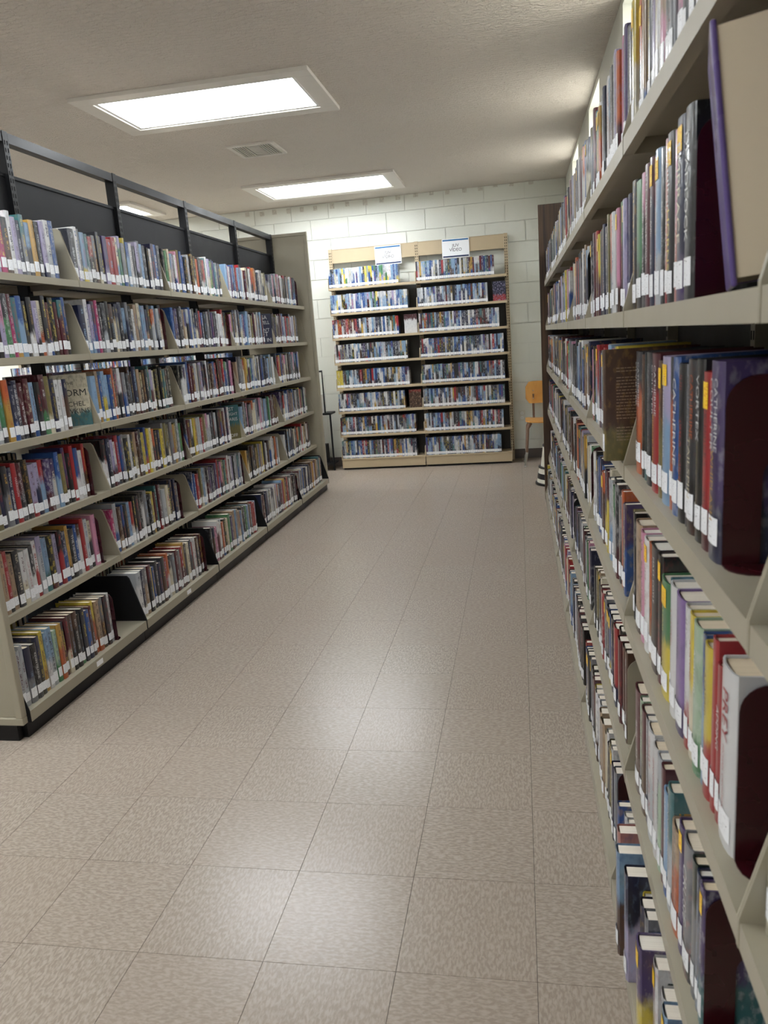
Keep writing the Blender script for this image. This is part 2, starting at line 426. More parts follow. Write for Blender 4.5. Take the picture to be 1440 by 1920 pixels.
for cx, cy, tx in ((-1.752, .65, 'white framed ceiling light panel over the aisle entrance'), (-1.752, -2.1, 'white framed ceiling light panel behind the camera'),
                   (-4.26, 3.4, 'white framed ceiling light panel over the far left aisle'), (-4.26, .65, 'white framed ceiling light panel at front left'),
                   (-4.26, -2.1, 'white framed ceiling light panel at rear left')):
    ceiling_light(cx, cy, tx)
t = tag(empty('ceiling_vent', (-1.858, 4.545, ZC)), 'white metal ceiling air vent with louvres between the light panels', 'vent')
f = MB(); a, b = .175, .185
for k in (-1, 1):
    f.box(-a, a, k * b, k * (b - .03), -.012, 0); f.box(k * a, k * (a - .03), -b + .03, b - .03, -.012, 0)
f.build('frame', FRAMEM, t)
MB().box(-a + .03, a - .03, -b + .03, b - .03, -.002, -.0005).build('backing', SLOT, t)
for k in range(-1, 2):
    xs_ = [(-a + .032, -.052), (-.048, .048), (.052, a - .032)][k + 1]
    for i in range(11 if k == 0 else 5):
        if k == 0:
            y = -b + .036 + i * .0268
            MB().box(xs_[0], xs_[1], y, y + .009, -.010, -.003).build('louvre', FRAMEM, t)
        else:
            x = xs_[0] + .004 + i * .0185
            MB().box(x, x + .006, -b + .034, b - .034, -.010, -.003).build('louvre', FRAMEM, t)

# ---------------------------------------------------------------- bookcases
# a bookcase side maps (u outwards from the uprights, v along the run, z) to the room
MAPS = {'L': lambda u, v, z: (-2.15 + u, v, z), 'Lr': lambda u, v, z: (-2.20 - u, v, z),
        'R': lambda u, v, z: (.46 - u, v, z), 'B': lambda u, v, z: (v, 6.93 - u, z)}
def mbox(mb, side, u0, u1, v0, v1, z0, z1):
    M = MAPS[side]; a = M(u0, v0, z0); b = M(u1, v1, z1)
    return mb.box(a[0], b[0], a[1], b[1], a[2], b[2])
def bracket_poly(dep, bh, fr=.057, lo=.03):
    p = [(.004, -lo), (dep + .001, -lo), (dep + .001, .004), (dep - fr, bh - .012), (dep - fr - .012, bh), (.004, bh)]
    return p
def shelf(side, parent, v0, v1, z, dep, lip, mt, bh=.225, bm=None, fr=.057):
    mb = MB()
    mbox(mb, side, .0, dep - .003, v0 + .0044, v1 - .0044, z - .003, z)
    mbox(mb, side, dep - .003, dep, v0 + .0044, v1 - .0044, z - lip, z)
    mbox(mb, side, dep - .020, dep - .003, v0 + .0044, v1 - .0044, z - lip, z - lip + .003)
    s = mb.build('shelf', mt, parent)
    if bh:
        for va, vb in ((v0 + .0005, v0 + .0042), (v1 - .0042, v1 - .0005)):
            b = MB(); P = bracket_poly(dep, bh, fr, lip)
            b.prism([(p, q + z) for p, q in P], lambda p, q, w: MAPS[side](p, w, q), va, vb)
            b.build('bracket', bm or mt, s)
    return s

# --- left, double sided
LV = [.95 + .938 * k for k in range(6)]
LZ = [1.703, 1.386, 1.069, .756, .438]; LBASE = .103
lb = tag(empty('bookcase', (-2.175, 3.3, 0)), 'long double-sided beige steel bookcase with black uprights on the left', 'bookcase')
def child_fix(o, parent):          # keep world coordinates under an offset parent
    o.matrix_parent_inverse = Matrix.Translation(-Vector(parent.location))
    return o
_n0 = set(bpy.data.objects)
for k, v in enumerate(LV):
    y = v; yy = min(max(y, LV[0] + .02), LV[-1] - .02)
    p = MB().box(-2.20, -2.15, yy - .018, yy + .018, 0, 2.345).build('upright', BLACK, lb)
    s = MB()
    for i in range(70):
        z = .15 + i * .031
        s.box(-2.1502, -2.1492, yy - .011, yy - .006, z, z + .018).box(-2.1502, -2.1492, yy + .006, yy + .011, z, z + .018)
    s.build('slots', SLOT, p)
for k in range(5):
    a, b = LV[k], LV[k + 1]
    MB().box(-2.198, -2.152, a + .022, b - .022, 2.30, 2.342).build('top_rail', BLACK, lb)
    MB().box(-2.178, -2.172, a + .019, b - .019, 1.70, 2.170).box(-2.183, -2.167, a + .019, b - .019, 2.158, 2.172).build('back_panel', BLACKP, lb)
    for z in LZ:
        shelf('L', lb, a, b, z, .245, .028, BEIGE)
        shelf('Lr', lb, a, b, z, .245, .028, BEIGE)
    for sd_, mt in (('L', BEIGE), ('Lr', BEIGE)):
        s = shelf(sd_, lb, a, b, LBASE, .33, .042, mt, bh=.228, bm=BLACKP, fr=.06)
        kp = MB(); mbox(kp, sd_, .285, .310, a + .001, b - .001, .0, .060); kp.build('kick_plate', BLACK, lb)
    MB().box(-2.19, -2.16, a + .019, b - .019, .0, .09).build('base_rail', BLACK, lb)
def end_panel(y0, y1, facing):
    mb = MB(); x0, x1, z0, z1 = -2.52, -1.83, .062, 2.345
    fr = .028
    yo, yi = (y0, y1) if facing < 0 else (y1, y0)
    for xa, xb in ((x0, -2.172), (-2.178, x1)):
        mb.box(xa, xb, y0, y1, z0, z0 + fr); mb.box(xa, xb, y0, y1, z1 - fr, z1)
        mb.box(xa, xa + fr, y0, y1, z0 + fr, z1 - fr); mb.box(xb - fr, xb, y0, y1, z0 + fr, z1 - fr)
        ym = (y0 + y1) / 2
        mb.box(xa + fr, xb - fr, ym - .004, ym + .004, z0 + fr, z1 - fr)
    mb.build('end_panel', BEIGE, lb, bevel=.003)
    MB().box(-2.49, -1.86, y0 + .002, y1 - .002, 0, .061).build('kick_plate', BLACK, lb)
end_panel(LV[0] - .030, LV[0] - .001, -1)
end_panel(LV[-1] + .001, LV[-1] + .030, 1)
for v in (1.42, 2.36):
    MB().box(-1.8200, -1.8188, v, v + .05, .070, .092).build('label_tag', PAPER, lb)

# --- right, single sided against the wall
RV = [-1.559 + .914 * k for k in range(8)]
RZ = [1.696, 1.372, 1.057, .722, .345]; RBASE = .055
rb = tag(empty('bookcase', (.35, 1.6, 0)), 'long beige steel bookcase along the right wall close to the camera', 'bookcase')
GREY = flat((70, 68, 64), .6, name='grey_backing')
for v in RV:
    yy = min(max(v, RV[0] + .016), RV[-1] - .016)
    p = MB().box(.46, .505, yy - .015, yy + .015, 0, 1.98).build('upright', BEIGE, rb)
    s = MB()
    for i in range(60):
        z = .12 + i * .031
        s.box(.4592, .4602, yy - .010, yy - .005, z, z + .018).box(.4592, .4602, yy + .005, yy + .010, z, z + .018)
    s.build('slots', SLOT, p)
for k in range(7):
    a, b = RV[k], RV[k + 1]
    MB().box(.490, .494, a + .016, b - .016, .06, 1.95).build('back_panel', GREY, rb)
    for z in RZ: shelf('R', rb, a, b, z, .246, .032, BEIGE)
    shelf('R', rb, a, b, RBASE, .278, .05, BEIGE, bh=.2, fr=.06)
MB().box(.178, .505, RV[-1] + .002, RV[-1] + .024, 0, 2.255).build('end_panel', WALNUT, rb, bevel=.002)['label'] = 'dark wood-grain end panel'
for k in range(7):
    for z in RZ[:3]:
        MB().lathe([(.018, 0), (.014, -.004)], 14, (.345, RV[k] + .12, z - .0035)).build('stud', BEIGE, rb, smooth=True)

# --- back, single sided against the block wall
BV = [-1.925, -1.0085, -.092]
BZ = [1.915, 1.658, 1.405, 1.148, .880, .632, .378]; BBASE = .122
bb = tag(empty('bookcase', (-1.0, 6.85, 0)), 'tan steel bookcase of video cases against the white block wall', 'bookcase')
for v in BV:
    p = MB().box(v - .019, v + .019, 6.93, 6.985, 0, 2.322).build('upright', TAN, bb)
    s = MB()
    for i in range(80):
        z = .10 + i * .0275
        s.box(v - .011, v - .005, 6.9290, 6.9302, z, z + .015).box(v + .005, v + .011, 6.9290, 6.9302, z, z + .015)
    s.build('slots', SLOT, p)
for k in range(2):
    a, b = BV[k], BV[k + 1]
    MB().box(a + .02, b - .02, 6.934, 6.938, 2.178, 2.318).box(a + .02, b - .02, 6.930, 6.938, 2.178, 2.184).box(a + .02, b - .02, 6.930, 6.938, 2.312, 2.318).build('header_panel', TAN, bb)
    for z in BZ: shelf('B', bb, a, b, z, .21, .024, TAN, bh=.10, fr=.012)
    s = shelf('B', bb, a, b, BBASE, .24, .012, TAN, bh=.10, fr=.02)
    fp = MB(); mbox(fp, 'B', .226, .236, a + .004, b - .004, .022, .108); fp.build('base_front', TAN, bb)
    fp = MB(); mbox(fp, 'B', .02, .20, a + .01, b - .01, 0, .022); fp.build('kick_plate', BLACK, bb)
    MB().box(a + .02, b - .02, 6.975, 6.98, .1, 1.90).build('back_panel', GREY, bb)

# --- another tan bookcase further along the back wall, glimpsed between the shelves of the left one
CV = [-5.75, -4.8335, -3.917, -3.0005]
fb = tag(empty('bookcase', (-4.4, 6.85, 0)), 'tan bookcase of video cases glimpsed through the gaps of the left bookcase', 'bookcase')
for v in CV:
    MB().box(v - .019, v + .019, 6.93, 6.985, 0, 2.322).build('upright', TAN, fb)
for k in range(3):
    a, b = CV[k], CV[k + 1]
    MB().box(a + .02, b - .02, 6.934, 6.938, 2.178, 2.318).build('header_panel', TAN, fb)
    for z in BZ: shelf('B', fb, a, b, z, .21, .024, TAN, bh=.10, fr=.012)
    shelf('B', fb, a, b, BBASE, .24, .1, TAN, bh=.10, fr=.02)
    MB().box(a + .02, b - .02, 6.975, 6.98, .1, 1.90).build('back_panel', GREY, fb)
for root in (lb, rb, bb, fb):
    for o in root.children:
        child_fix(o, root)

# ---------------------------------------------------------------- books
PAL = {'k': ((22, 22, 25), 'black'), 'ck': ((52, 52, 58), 'charcoal'), 'nv': ((30, 36, 72), 'navy'), 'bl': ((38, 84, 160), 'blue'),
       'sk': ((132, 170, 208), 'pale blue'), 'te': ((58, 118, 124), 'teal'), 'gn': ((72, 140, 88), 'green'), 'lg': ((176, 206, 172), 'light green'),
       'ol': ((122, 112, 62), 'olive'), 'ye': ((232, 206, 60), 'yellow'), 'go': ((204, 156, 64), 'ochre'), 'or': ((212, 98, 46), 'orange'),
       'rd': ((178, 36, 42), 'red'), 'mr': ((92, 28, 38), 'maroon'), 'pk': ((216, 140, 172), 'pink'), 'mg': ((184, 42, 104), 'magenta'),
       'pu': ((72, 52, 108), 'purple'), 'la': ((176, 166, 204), 'lavender'), 'wh': ((228, 228, 228), 'white'), 'cr': ((226, 216, 186), 'cream'),
       'gy': ((128, 130, 136), 'grey'), 'lgy': ((186, 192, 198), 'light grey'), 'br': ((86, 56, 40), 'brown'), 'tn': ((178, 148, 116), 'tan'),
       'vi': ((140, 108, 176), 'violet'), 'sm': ((206, 134, 122), 'salmon'), 'dg': ((34, 52, 46), 'dark green')}
KEYS = 'k k k k k ck ck ck ck ck nv nv nv nv bl bl sk sk te gn ol ye go or rd rd mr mr mr pk pu la wh wh wh lgy lgy cr gy gy gy lgy br br tn'.split()
DARK = {'k', 'ck', 'nv', 'bl', 'te', 'mr', 'pu', 'br', 'rd', 'dg', 'mg', 'gn', 'ol', 'or', 'gy'}
for _k in list(PAL):
    _c, _n = PAL[_k]; _g = sum(_c) / 3; PAL[_k] = (tuple((_g + (v - _g) * .86) * .89 for v in _c), _n)
BK = []
RZ_OF = {'L': 0., 'R': math.pi, 'B': -math.pi / 2, 'Lr': math.pi}

def rec(side, v, z, t, h, d, cA, cB=None, cT=None, us=None, **kw):
    r = random.random
    cB = cB or (cA if r() < .55 else random.choice('k k ck nv gy wh lgy mr br bl cr'.split()))
    if cT is None:
        cT = random.choice(['wh', 'wh', 'cr', 'ye', 'sk', 'lgy', 'go', 'rd']) if cA in DARK else random.choice(['k', 'nv', 'rd', 'bl', 'mr', 'ck'])
    e = dict(side=side, v=v, z=z, t=t, h=h, d=d, cA=cA, cB=cB, cT=cT, us=us, split=random.uniform(.12, .75) if cB != cA else -1.,
             pic=random.choice([0, .1, .2, .35]), gly=random.choice([.5, .8, .95]), seed=r(), sticker=False, title=None, tilt=0., label=None, force=False, row='', bay='', idx=0,
             lab=True, jit=random.uniform(.9, 1.1))
    e.update(kw); BK.append(e); return e

def tok(s):                            # 'nv/rd:4.2' -> colours and width in cm
    w = None
    if ':' in s: s, w = s.split(':'); w = float(w) / 100
    a, _, b = s.partition('/')
    return a, (b or None), w
def run(side, v0, v1, z, us, spec='', row='', bay='', hr=(.205, .240), tr=(.022, .038), fill=1., align='start', sign=1, sticker=0., name_from='left', lab=True, dd=.152, grad=None):
    toks = [tok(x) for x in spec.split()]
    items = []; tot = 0; room = abs(v1 - v0) * fill
    while True:
        a, b, w = toks.pop(0) if toks and align == 'start' else (toks.pop() if toks else (random.choice(KEYS), None, None))
        w = w or random.uniform(*tr)
        if tot + w > room: break
        items.append((a, b, w)); tot += w + .0006
    if align == 'end': items.reverse()
    cur = v0 if align == 'start' else v1 - sign * tot
    n = len(items)
    for i, (a, b, w) in enumerate(items):
        c = cur + sign * w / 2; cur += sign * (w + .0006)
        rec(side, c, z, w, random.uniform(*hr), dd + random.uniform(-.008, .008), a, b, us=us + random.uniform(-.008, .002), row=row, bay=bay,
            idx=(i + 1 if name_from == 'left' else n - i), frm=name_from, sticker=random.random() < sticker, lab=lab)
    return cur

RN = ['top', 'second', 'third', 'fourth', 'fifth', 'bottom']
BN = ['nearest', 'second', 'third', 'fourth', 'farthest']
LSPEC = {
 (0, 0): 'la mg ck wh:2.8 la nv te sk go k la wh:3.4 bl', (0, 1): 'ck:4.6 wh/la gy sk/ye te/wh rd/k gy ck ck/k pu/la rd:4.4 rd/wh cr/sk la/gn gy/bl ye:1.8 bl/sk wh/lgy ck la gy',
 (1, 0): 'k pk/la ck/gn mr/mg te/go bl/sk:3.6 ck k la/k:3.4 cr/or:3.2 ck/wh mr k mr te/mr bl/k',
 (1, 1): 'nv:4.4 wh/sk la/sk nv/bl mg ck ck k br/k k nv nv/k sk gy k wh tn cr sk/br sk nv/tn ck',
 (2, 0): 'gn or/go:3.4 nv/bl nv/ck mr/ck mr sk/bl k mr/gn:3.6 ol/cr nv wh:3.8 wh nv:3.0', (2, 1): 'sk:4.2 tn/go bl/sk sk/ye:3 sk/bl bl or:1.8 nv mg:1.6 wh or:1.6 gy ck br/k k nv:4.4 tn ol br ck te',
 (3, 0): 'ck/ol ck ck/gy nv rd:3 mr/ck:3.4 k/ck la/rd:3.2 la/nv rd/sk pu/mr pu:3.8 bl/sk ol/k pu/k k rd:2.6 bl/wh:3.2 wh rd/br',
 (3, 1): 'k:4.4 nv/k la/mr wh/nv:3.2 rd bl gy ck wh ck tn/cr mr/br ck/k ye bl/or ye cr or/ck ck nv ye gy',
 (4, 0): 'wh/cr:3 wh:3 ck/wh wh/rd la/lgy sk/te:3.6 k la/pu:2.8 k/rd:3 nv/bl go:2.2 ck/k:4 bl/gy br/wh rd:2.6 lgy/gy:3 cr:3.4 pk:3.4',
 (4, 1): 'mg/rd:3 lgy br/tn bl ck/gy sk rd:3.2 k ck k ck/wh gy k ye/go mr te/nv mr/rd gy lgy:4.4',
 (5, 0): 'k/ck:3.2 nv/ck:2.8 ye/go:2.8 sk/wh sk/lgy:3.4 lg/gn:2.6 go/or:3 nv/mr:2.6 mr/cr:2.6 br/k:3 br/k k/gn:2.8 ck:2.8 bl/nv mr/br ye/or:2.8 tn/or gy/br ck:3 wh/lgy:2.4',
 (5, 1): 'lgy/wh:4.4 nv gy/tn mr ye/cr:1.8 bl/ck ck nv/k ck/br rd or:2.2 ck gy mr gy rd go:2.2 ck cr nv rd/mr wh:3'}
LFILL = {(0, 0): .885, (0, 1): .965, (1, 0): .885, (1, 1): .90, (2, 0): .80, (2, 1): .93, (3, 0): .87, (3, 1): .955, (4, 0): .86, (4, 1): .80,
         (5, 0): .74, (5, 1): .88, (1, 3): .76, (3, 2): .80, (5, 2): .90, (2, 4): .72, (0, 4): .82, (1, 4): .78, (4, 3): .84}
ZL = LZ + [LBASE]
ends = []          # (row, bay, v) where a run stops, for the bookends
for r in range(6):
    for k in range(5):
        a, b = LV[k] + .006, LV[k + 1] - .006
        fill = LFILL.get((r, k), random.uniform(.88, .97)); us = .222 if r < 5 else .300
        spec = LSPEC.get((r, k), '')
        kw = dict(row='left', bay=BN[k])
        hr = (.208, .243) if r < 5 else (.212, .245)
        s0 = len(BK)
        if k == 0:
            e = a + (b - a) * fill
            run('L', a, e, ZL[r], us, spec, hr=hr, align='end', name_from='right', **kw); v_end = e
        else:
            v_end = run('L', a, b, ZL[r], us, spec, hr=hr, fill=fill, **kw)
        for e in BK[s0:]: e['shelf'] = RN[r]
        ends.append((r, k, v_end, b - v_end))
    for k in range(5):                       # the far face of the same bookcase
        s0 = len(BK); run('Lr', LV[k] + .01, LV[k + 1] - .01, ZL[r], .222 if r < 5 else .30, fill=.86, lab=False)
        for e in BK[s0:]: e['noind'] = True

def named(r, k, n, **kw):                    # adjust the n-th book from the right of a left-hand run
    es = [e for e in BK if e['row'] == 'left' and e.get('shelf') == RN[r] and e['bay'] == BN[k]]
    es[-n].update(kw)
named(1, 0, 8, title=[('JANE HARPER', 'wh', .70, .40, 0)], gly=0, pic=.2)
named(1, 0, 7, title=[('THE LOST MAN', 'k', .66, .36, 0)], gly=0, pic=.1, cA='cr', cB='or', split=.42)
named(1, 0, 3, title=[('HARPER', 'wh', .5, .3, 0)], gly=.2)
named(3, 0, 16, title=[('HARRISON', 'wh', .70, .36, 0)], gly=0, cB='rd', split=-1, pic=0)
named(3, 0, 4, gly=0, pic=0, cB='rd', split=-1)
named(4, 0, 14, title=[('LIES COME EASY', 'nv', .62, .34, 0)], gly=0)
named(4, 0, 7, title=[('THE HEIRESS', 'wh', .66, .40, 0)], gly=0, pic=.1)
named(4, 0, 1, title=[], gly=.5, pic=0, cB='pk', split=-1)
named(5, 0, 20, title=[('KEVIN HEARNE', 'wh', .66, .34, 0)], gly=.0, pic=.2)
named(3, 1, 21, title=[('LANGUISHED', 'wh', .60, .34, 0)], gly=0, pic=.1) if False else None

# right bookcase: runs go from the far end of a bay towards the camera
RSPEC = {(0, 1): 'br ol bl/sk tn/mr mr te lg/go wh go/or sk:5 k nv k/wh wh sk nv k', (0, 0): 'ye/cr:3.4 or/br:4 sk/wh tn:3 gy/k la/wh mr gy/wh tn/pk wh lgy pk k wh',
         (1, 1): 'ck k/wh mr rd rd/mr ye/mr ck/nv k:4 mr/rd nv ck:5.5', (2, 1): 'gy pk/rd k or/sk rd/wh:4.5 bl/wh:3.5 mr sk/gy te/k rd:4 wh/ye:4 cr sk pk:2.5',
         (3, 1): 'wh k ck k/gy bl:4 nv/bl bl/la:4 or/br:5 nv/ye pu mr/ye cr/ol:3 lgy/sk:5', (4, 1): 'ck/k br/tn ol/k tn/ck k/wh cr/ck mr rd:4 ck gy:4 nv/br:5 bl/ye:5 k/nv:5 pu:3.6 rd:5',
         (5, 1): 'rd/mr bl/sk nv ck/k gy k k ck mr ye wh wh lgy tn:4 tn tn cr wh'}
ZR = RZ + [RBASE]
RNB = ['nearest partial', 'nearest full', 'second', 'third', 'fourth', 'fifth', 'farthest']
for r in range(6):
    for k in range(7):
        if k == 1 and r > 0: continue                 # the nearest full bay is laid out book by book below
        b, a = RV[k + 1] - .006, RV[k] + .006         # far end, near end
        s0 = len(BK); us = .226 if r < 5 else .258
        fill = random.uniform(.86, .97)
        spec = RSPEC.get((r, 1), '') if k == 2 else (RSPEC[(0, 0)] if (k, r) == (1, 0) else '')
        if (k, r) == (2, 2): fill = .92
        if (k, r) == (2, 5): fill = .90
        v_end = run('R', b, a, ZR[r], us, spec, row='right', bay=RNB[k], hr=(.212, .242), tr=(.026, .045), fill=fill, sign=-1, sticker=.16, dd=.16)
        for e in BK[s0:]: e['shelf'] = RN[r]
        if k >= 1: ends.append((r, 10 + k, v_end, v_end - a))

def rightrow(r, py, items, xp=.234):
    e0 = len(BK)
    for i, (pa, pb, cA, cB, cT, h, kw) in enumerate(items):
        ya, yb = at(pa, py, 0, xp).y, at(pb, py, 0, xp).y
        ya = min(ya, RV[2] - .008)
        t = min(ya - yb, .068) - .001
        yb = max(yb, RV[1] + .01)
        sb = kw.pop('sb', 0)
        rec('R', yb + t / 2 + .0005, ZR[r], t, h, .16, cA, cB, cT, us=.226 - sb, row='right', bay=RNB[1], shelf=RN[r], idx=i + 1, frm='left', **kw)
P0 = dict(pic=.0); P3 = dict(pic=.35)
rightrow(1, 463, [
    (1190, 1196.7, 'ck', 'k', 'go', .238, dict(pic=.5)), (1196.7, 1206.7, 'gn', 'k', 'nv', .228, dict(split=.32, pic=0., gly=0, title=[('JUMPS THE GUN', 'dg', .62, .34, 0)])),
    (1206.7, 1213.3, 'pk', 'k', 'wh', .232, dict(split=.72)), (1213.3, 1221.7, 'mr', 'mr', 'wh', .238, dict(P0)), (1221.7, 1229.2, 'mr', 'nv', 'wh', .240, dict(split=.75, sticker=True, pic=0.)),
    (1229.2, 1232.5, 'rd', 'rd', 'cr', .236, dict(P0)), (1232.5, 1241.7, 'sk', 'lgy', 'gy', .240, dict(sticker=True, pic=0.)), (1241.7, 1249.2, 'ck', 'k', 'lgy', .234, dict(P3)),
    (1249.2, 1255, 'sm', 'rd', 'wh', .240, dict(pic=.2)), (1255, 1266.7, 'k', 'k', 'ye', .240, dict(sticker=True, pic=0., gly=0, title=[('HORNS', 'ye', .44, .42, 0), ('Coulter', 'wh', .74, .42, 0)])),
    (1266.7, 1272.5, 'pk', 'sm', 'wh', .236, dict(P0)), (1272.5, 1287.5, 'nv', 'pu', 'cr', .243, dict(sticker=True, pic=.1, gly=0, title=[('EMBRACE', 'cr', .56, .40, 0)])),
    (1287.5, 1303.3, 'k', 'k', 'wh', .243, dict(pic=.1, gly=0, title=[('DEADLOCK', 'wh', .52, .55, 0)]))])
rightrow(2, 837, [
    (1195, 1205.8, 'ck', 'or', 'wh', .236, dict(split=.62, pic=.1, gly=0, title=[('CATHERINE', 'wh', .78, .30, .22), ('COULTER', 'wh', .78, .30, -.13), ('ELEVENTH', 'mr', .38, .34, 0)])),
    (1205.8, 1210.8, 'br', 'k', 'tn', .232, dict(P3)), (1210.8, 1215.6, 'k', 'te', 'te', .236, dict(P3)), (1215.6, 1225.5, 'ck', 'k', 'gy', .238, dict(P3)),
    (1225.5, 1237.5, 'mr', 'rd', 'wh', .238, dict(split=.7, pic=0., gly=0, title=[('CATHERINE', 'wh', .76, .28, .24), ('COULTER', 'wh', .76, .28, -.13), ('KNOCK OUT', 'ye', .34, .34, 0)])),
    (1237.5, 1245.2, 'br', 'ol', 'go', .228, dict(sticker=True, pic=.4)), (1245.2, 1258.3, 'la', 'sk', 'wh', .236, dict(sticker=True, pic=0., gly=0, cC='', title=[('CATHERINE COULTER', 'wh', .56, .26, 0)])),
    (1258.3, 1264.8, 'ck', 'or', 'gy', .236, dict(P3)), (1264.8, 1275.8, 'bl', 'bl', 'wh', .238, dict(pic=.3, gly=0, title=[('CATHERINE', 'wh', .72, .4, .1)])),
    (1275.8, 1287.8, 'k', 'k', 'rd', .230, dict(pic=0., gly=.9)), (1287.8, 1293.3, 'gy', 'ck', 'k', .230, dict(P0)),
    (1293.3, 1308.6, 'ck', 'k', 'or', .238, dict(pic=.1, gly=0, title=[('CATHERINE', 'or', .72, .34, .2), ('COULTER', 'gy', .74, .3, -.12), ('TAILSPIN', 'cr', .28, .42, 0)])),
    (1308.6, 1321.7, 'k', 'k', 'ol', .240, dict(pic=.1, gly=0, title=[('VORTEX', 'wh', .76, .5, 0), ('CATHERINE COULTER', 'ol', .3, .24, 0)])),
    (1321.7, 1336, 'rd', 'mr', 'k', .226, dict(sticker=True, pic=.1, gly=.6)),
    (1336, 1357.8, 'pu', 'nv', 'wh', .241, dict(pic=.2, gly=0, title=[('CATHERINE', 'wh', .72, .36, .2), ('COULTER', 'wh', .72, .36, -.13), ('WHIPLASH', 'go', .30, .42, 0)],
     label='purple hardcover with two-line white lettering beside large maroon bookend'))])
rightrow(3, 1146, [
    (1179, 1188, 'ol', 'ol', 'cr', .238, dict(pic=.3)), (1188, 1192.5, 'k', 'ck', 'wh', .236, dict(P3)), (1192.5, 1204.7, 'tn', 'br', 'k', .232, dict(pic=.5, gly=0)),
    (1204.7, 1211.3, 'pk', 'pk', 'k', .228, dict(pic=.1)), (1211.3, 1219.2, 'wh', 'wh', 'rd', .226, dict(sticker=True, pic=.2)), (1219.2, 1224.4, 'or', 'tn', 'k', .228, dict(P3)),
    (1224.4, 1236.6, 'ck', 'k', 'rd', .236, dict(pic=.1, gly=0, title=[('MATT COYLE', 'wh', .72, .24, .15), ('BLOOD TRUTH', 'rd', .50, .34, -.12)])),
    (1236.6, 1244, 'k', 'mr', 'rd', .235, dict(sticker=True, pic=.2)),
    (1244, 1258, 'gn', 'ye', 'k', .208, dict(split=.48, pic=0., gly=0, sticker=True, title=[('ROBERT CRAIS', 'ye', .56, .50, 0), ('VOODOO RIVER', 'k', .30, .50, 0)], label='short green and yellow hardcover with yellow sticker on the right bookcase')),
    (1258, 1261, 'te', 'k', 'sk', .222, dict(pic=.5)), (1261, 1272, 'wh', 'wh', 'k', .222, dict(pic=.0, gly=0, title=[('A CATERED', 'rd', .62, .30, 0)])),
    (1272, 1288, 'vi', 'pu', 'nv', .222, dict(pic=.2, gly=0, split=.25, title=[('A CATERED', 'nv', .70, .34, 0)])),
    (1288, 1297, 'wh', 'rd', 'br', .222, dict(split=.30, pic=.2)), (1297, 1306, 'ye', 'cr', 'rd', .222, dict(split=.5, pic=.2, gly=0, title=[('A CATERED', 'rd', .66, .34, 0)])),
    (1306, 1321, 'lg', 'gn', 'wh', .222, dict(split=.25, pic=.3, gly=0, title=[('A CATERED', 'wh', .60, .30, 0)])), (1321, 1327, 'bl', 'sk', 'ye', .220, dict(P3)),
    (1327, 1341, 'ye', 'rd', 'mr', .216, dict(split=.36, pic=.1, gly=0, title=[('A CATERED', 'mr', .68, .32, 0)])), (1341, 1351, 'rd', 'rd', 'sm', .238, dict(pic=0., gly=.5)),
    (1351, 1361, 'rd', 'rd', 'wh', .214, dict(pic=0., gly=0, title=[('ADDING', 'wh', .6, .46, 0)])),
    (1361, 1390, 'wh', 'wh', 'rd', .232, dict(pic=.0, gly=0, title=[('PREY', 'rd', .72, .34, .05), ('MICHAEL CRICHTON', 'rd', .36, .34, 0)], label='thick white hardcover with slanted red lettering at the bay end'))])
rightrow(4, 1472, [
    (1194, 1202, 'mr', 'br', 'wh', .240, dict(pic=.1)), (1202, 1206, 'lg', 'gy', 'ck', .238, dict(pic=.6)), (1206, 1213, 'mr', 'br', 'ol', .234, dict(pic=.2)), (1213, 1217.5, 'gy', 'nv', 'wh', .236, dict(P0)),
    (1217.5, 1227.6, 'wh', 'lgy', 'rd', .238, dict(pic=0.)), (1227.6, 1235.4, 'wh', 'wh', 'rd', .232, dict(pic=.1, gly=0, title=[('JENNIFER CRUSIE', 'rd', .55, .30, 0)])),
    (1235.4, 1242, 'lgy', 'lg', 'k', .234, dict(pic=.1, gly=0, title=[('Temptation', 'dg', .6, .42, 0)])), (1242, 1247.7, 'mr', 'mr', 'gy', .232, dict(P0)),
    (1247.7, 1255.6, 'sk', 'bl', 'wh', .205, dict(pic=0.)), (1255.6, 1264.5, 'te', 'lgy', 'wh', .236, dict(pic=.1, gly=0, cC='JEN', title=[('JENNIFER CRUSIE', 'lgy', .58, .34, 0)])),
    (1264.5, 1278, 'tn', 'or', 'k', .196, dict(split=.6, pic=.4)), (1278, 1288, 'pu', 'pu', 'la', .232, dict(sticker=True, pic=.1)), (1288, 1303.5, 'gy', 'ck', 'sm', .236, dict(pic=.4, gly=0, title=[('CRUSIE', 'wh', .66, .42, 0)])),
    (1303.5, 1312, 'dg', 'gy', 'ol', .234, dict(pic=.4)), (1312, 1319, 'nv', 'gy', 'sk', .232, dict(pic=.4)), (1319, 1328, 'pu', 'te', 'wh', .230, dict(sticker=True, pic=.4))])
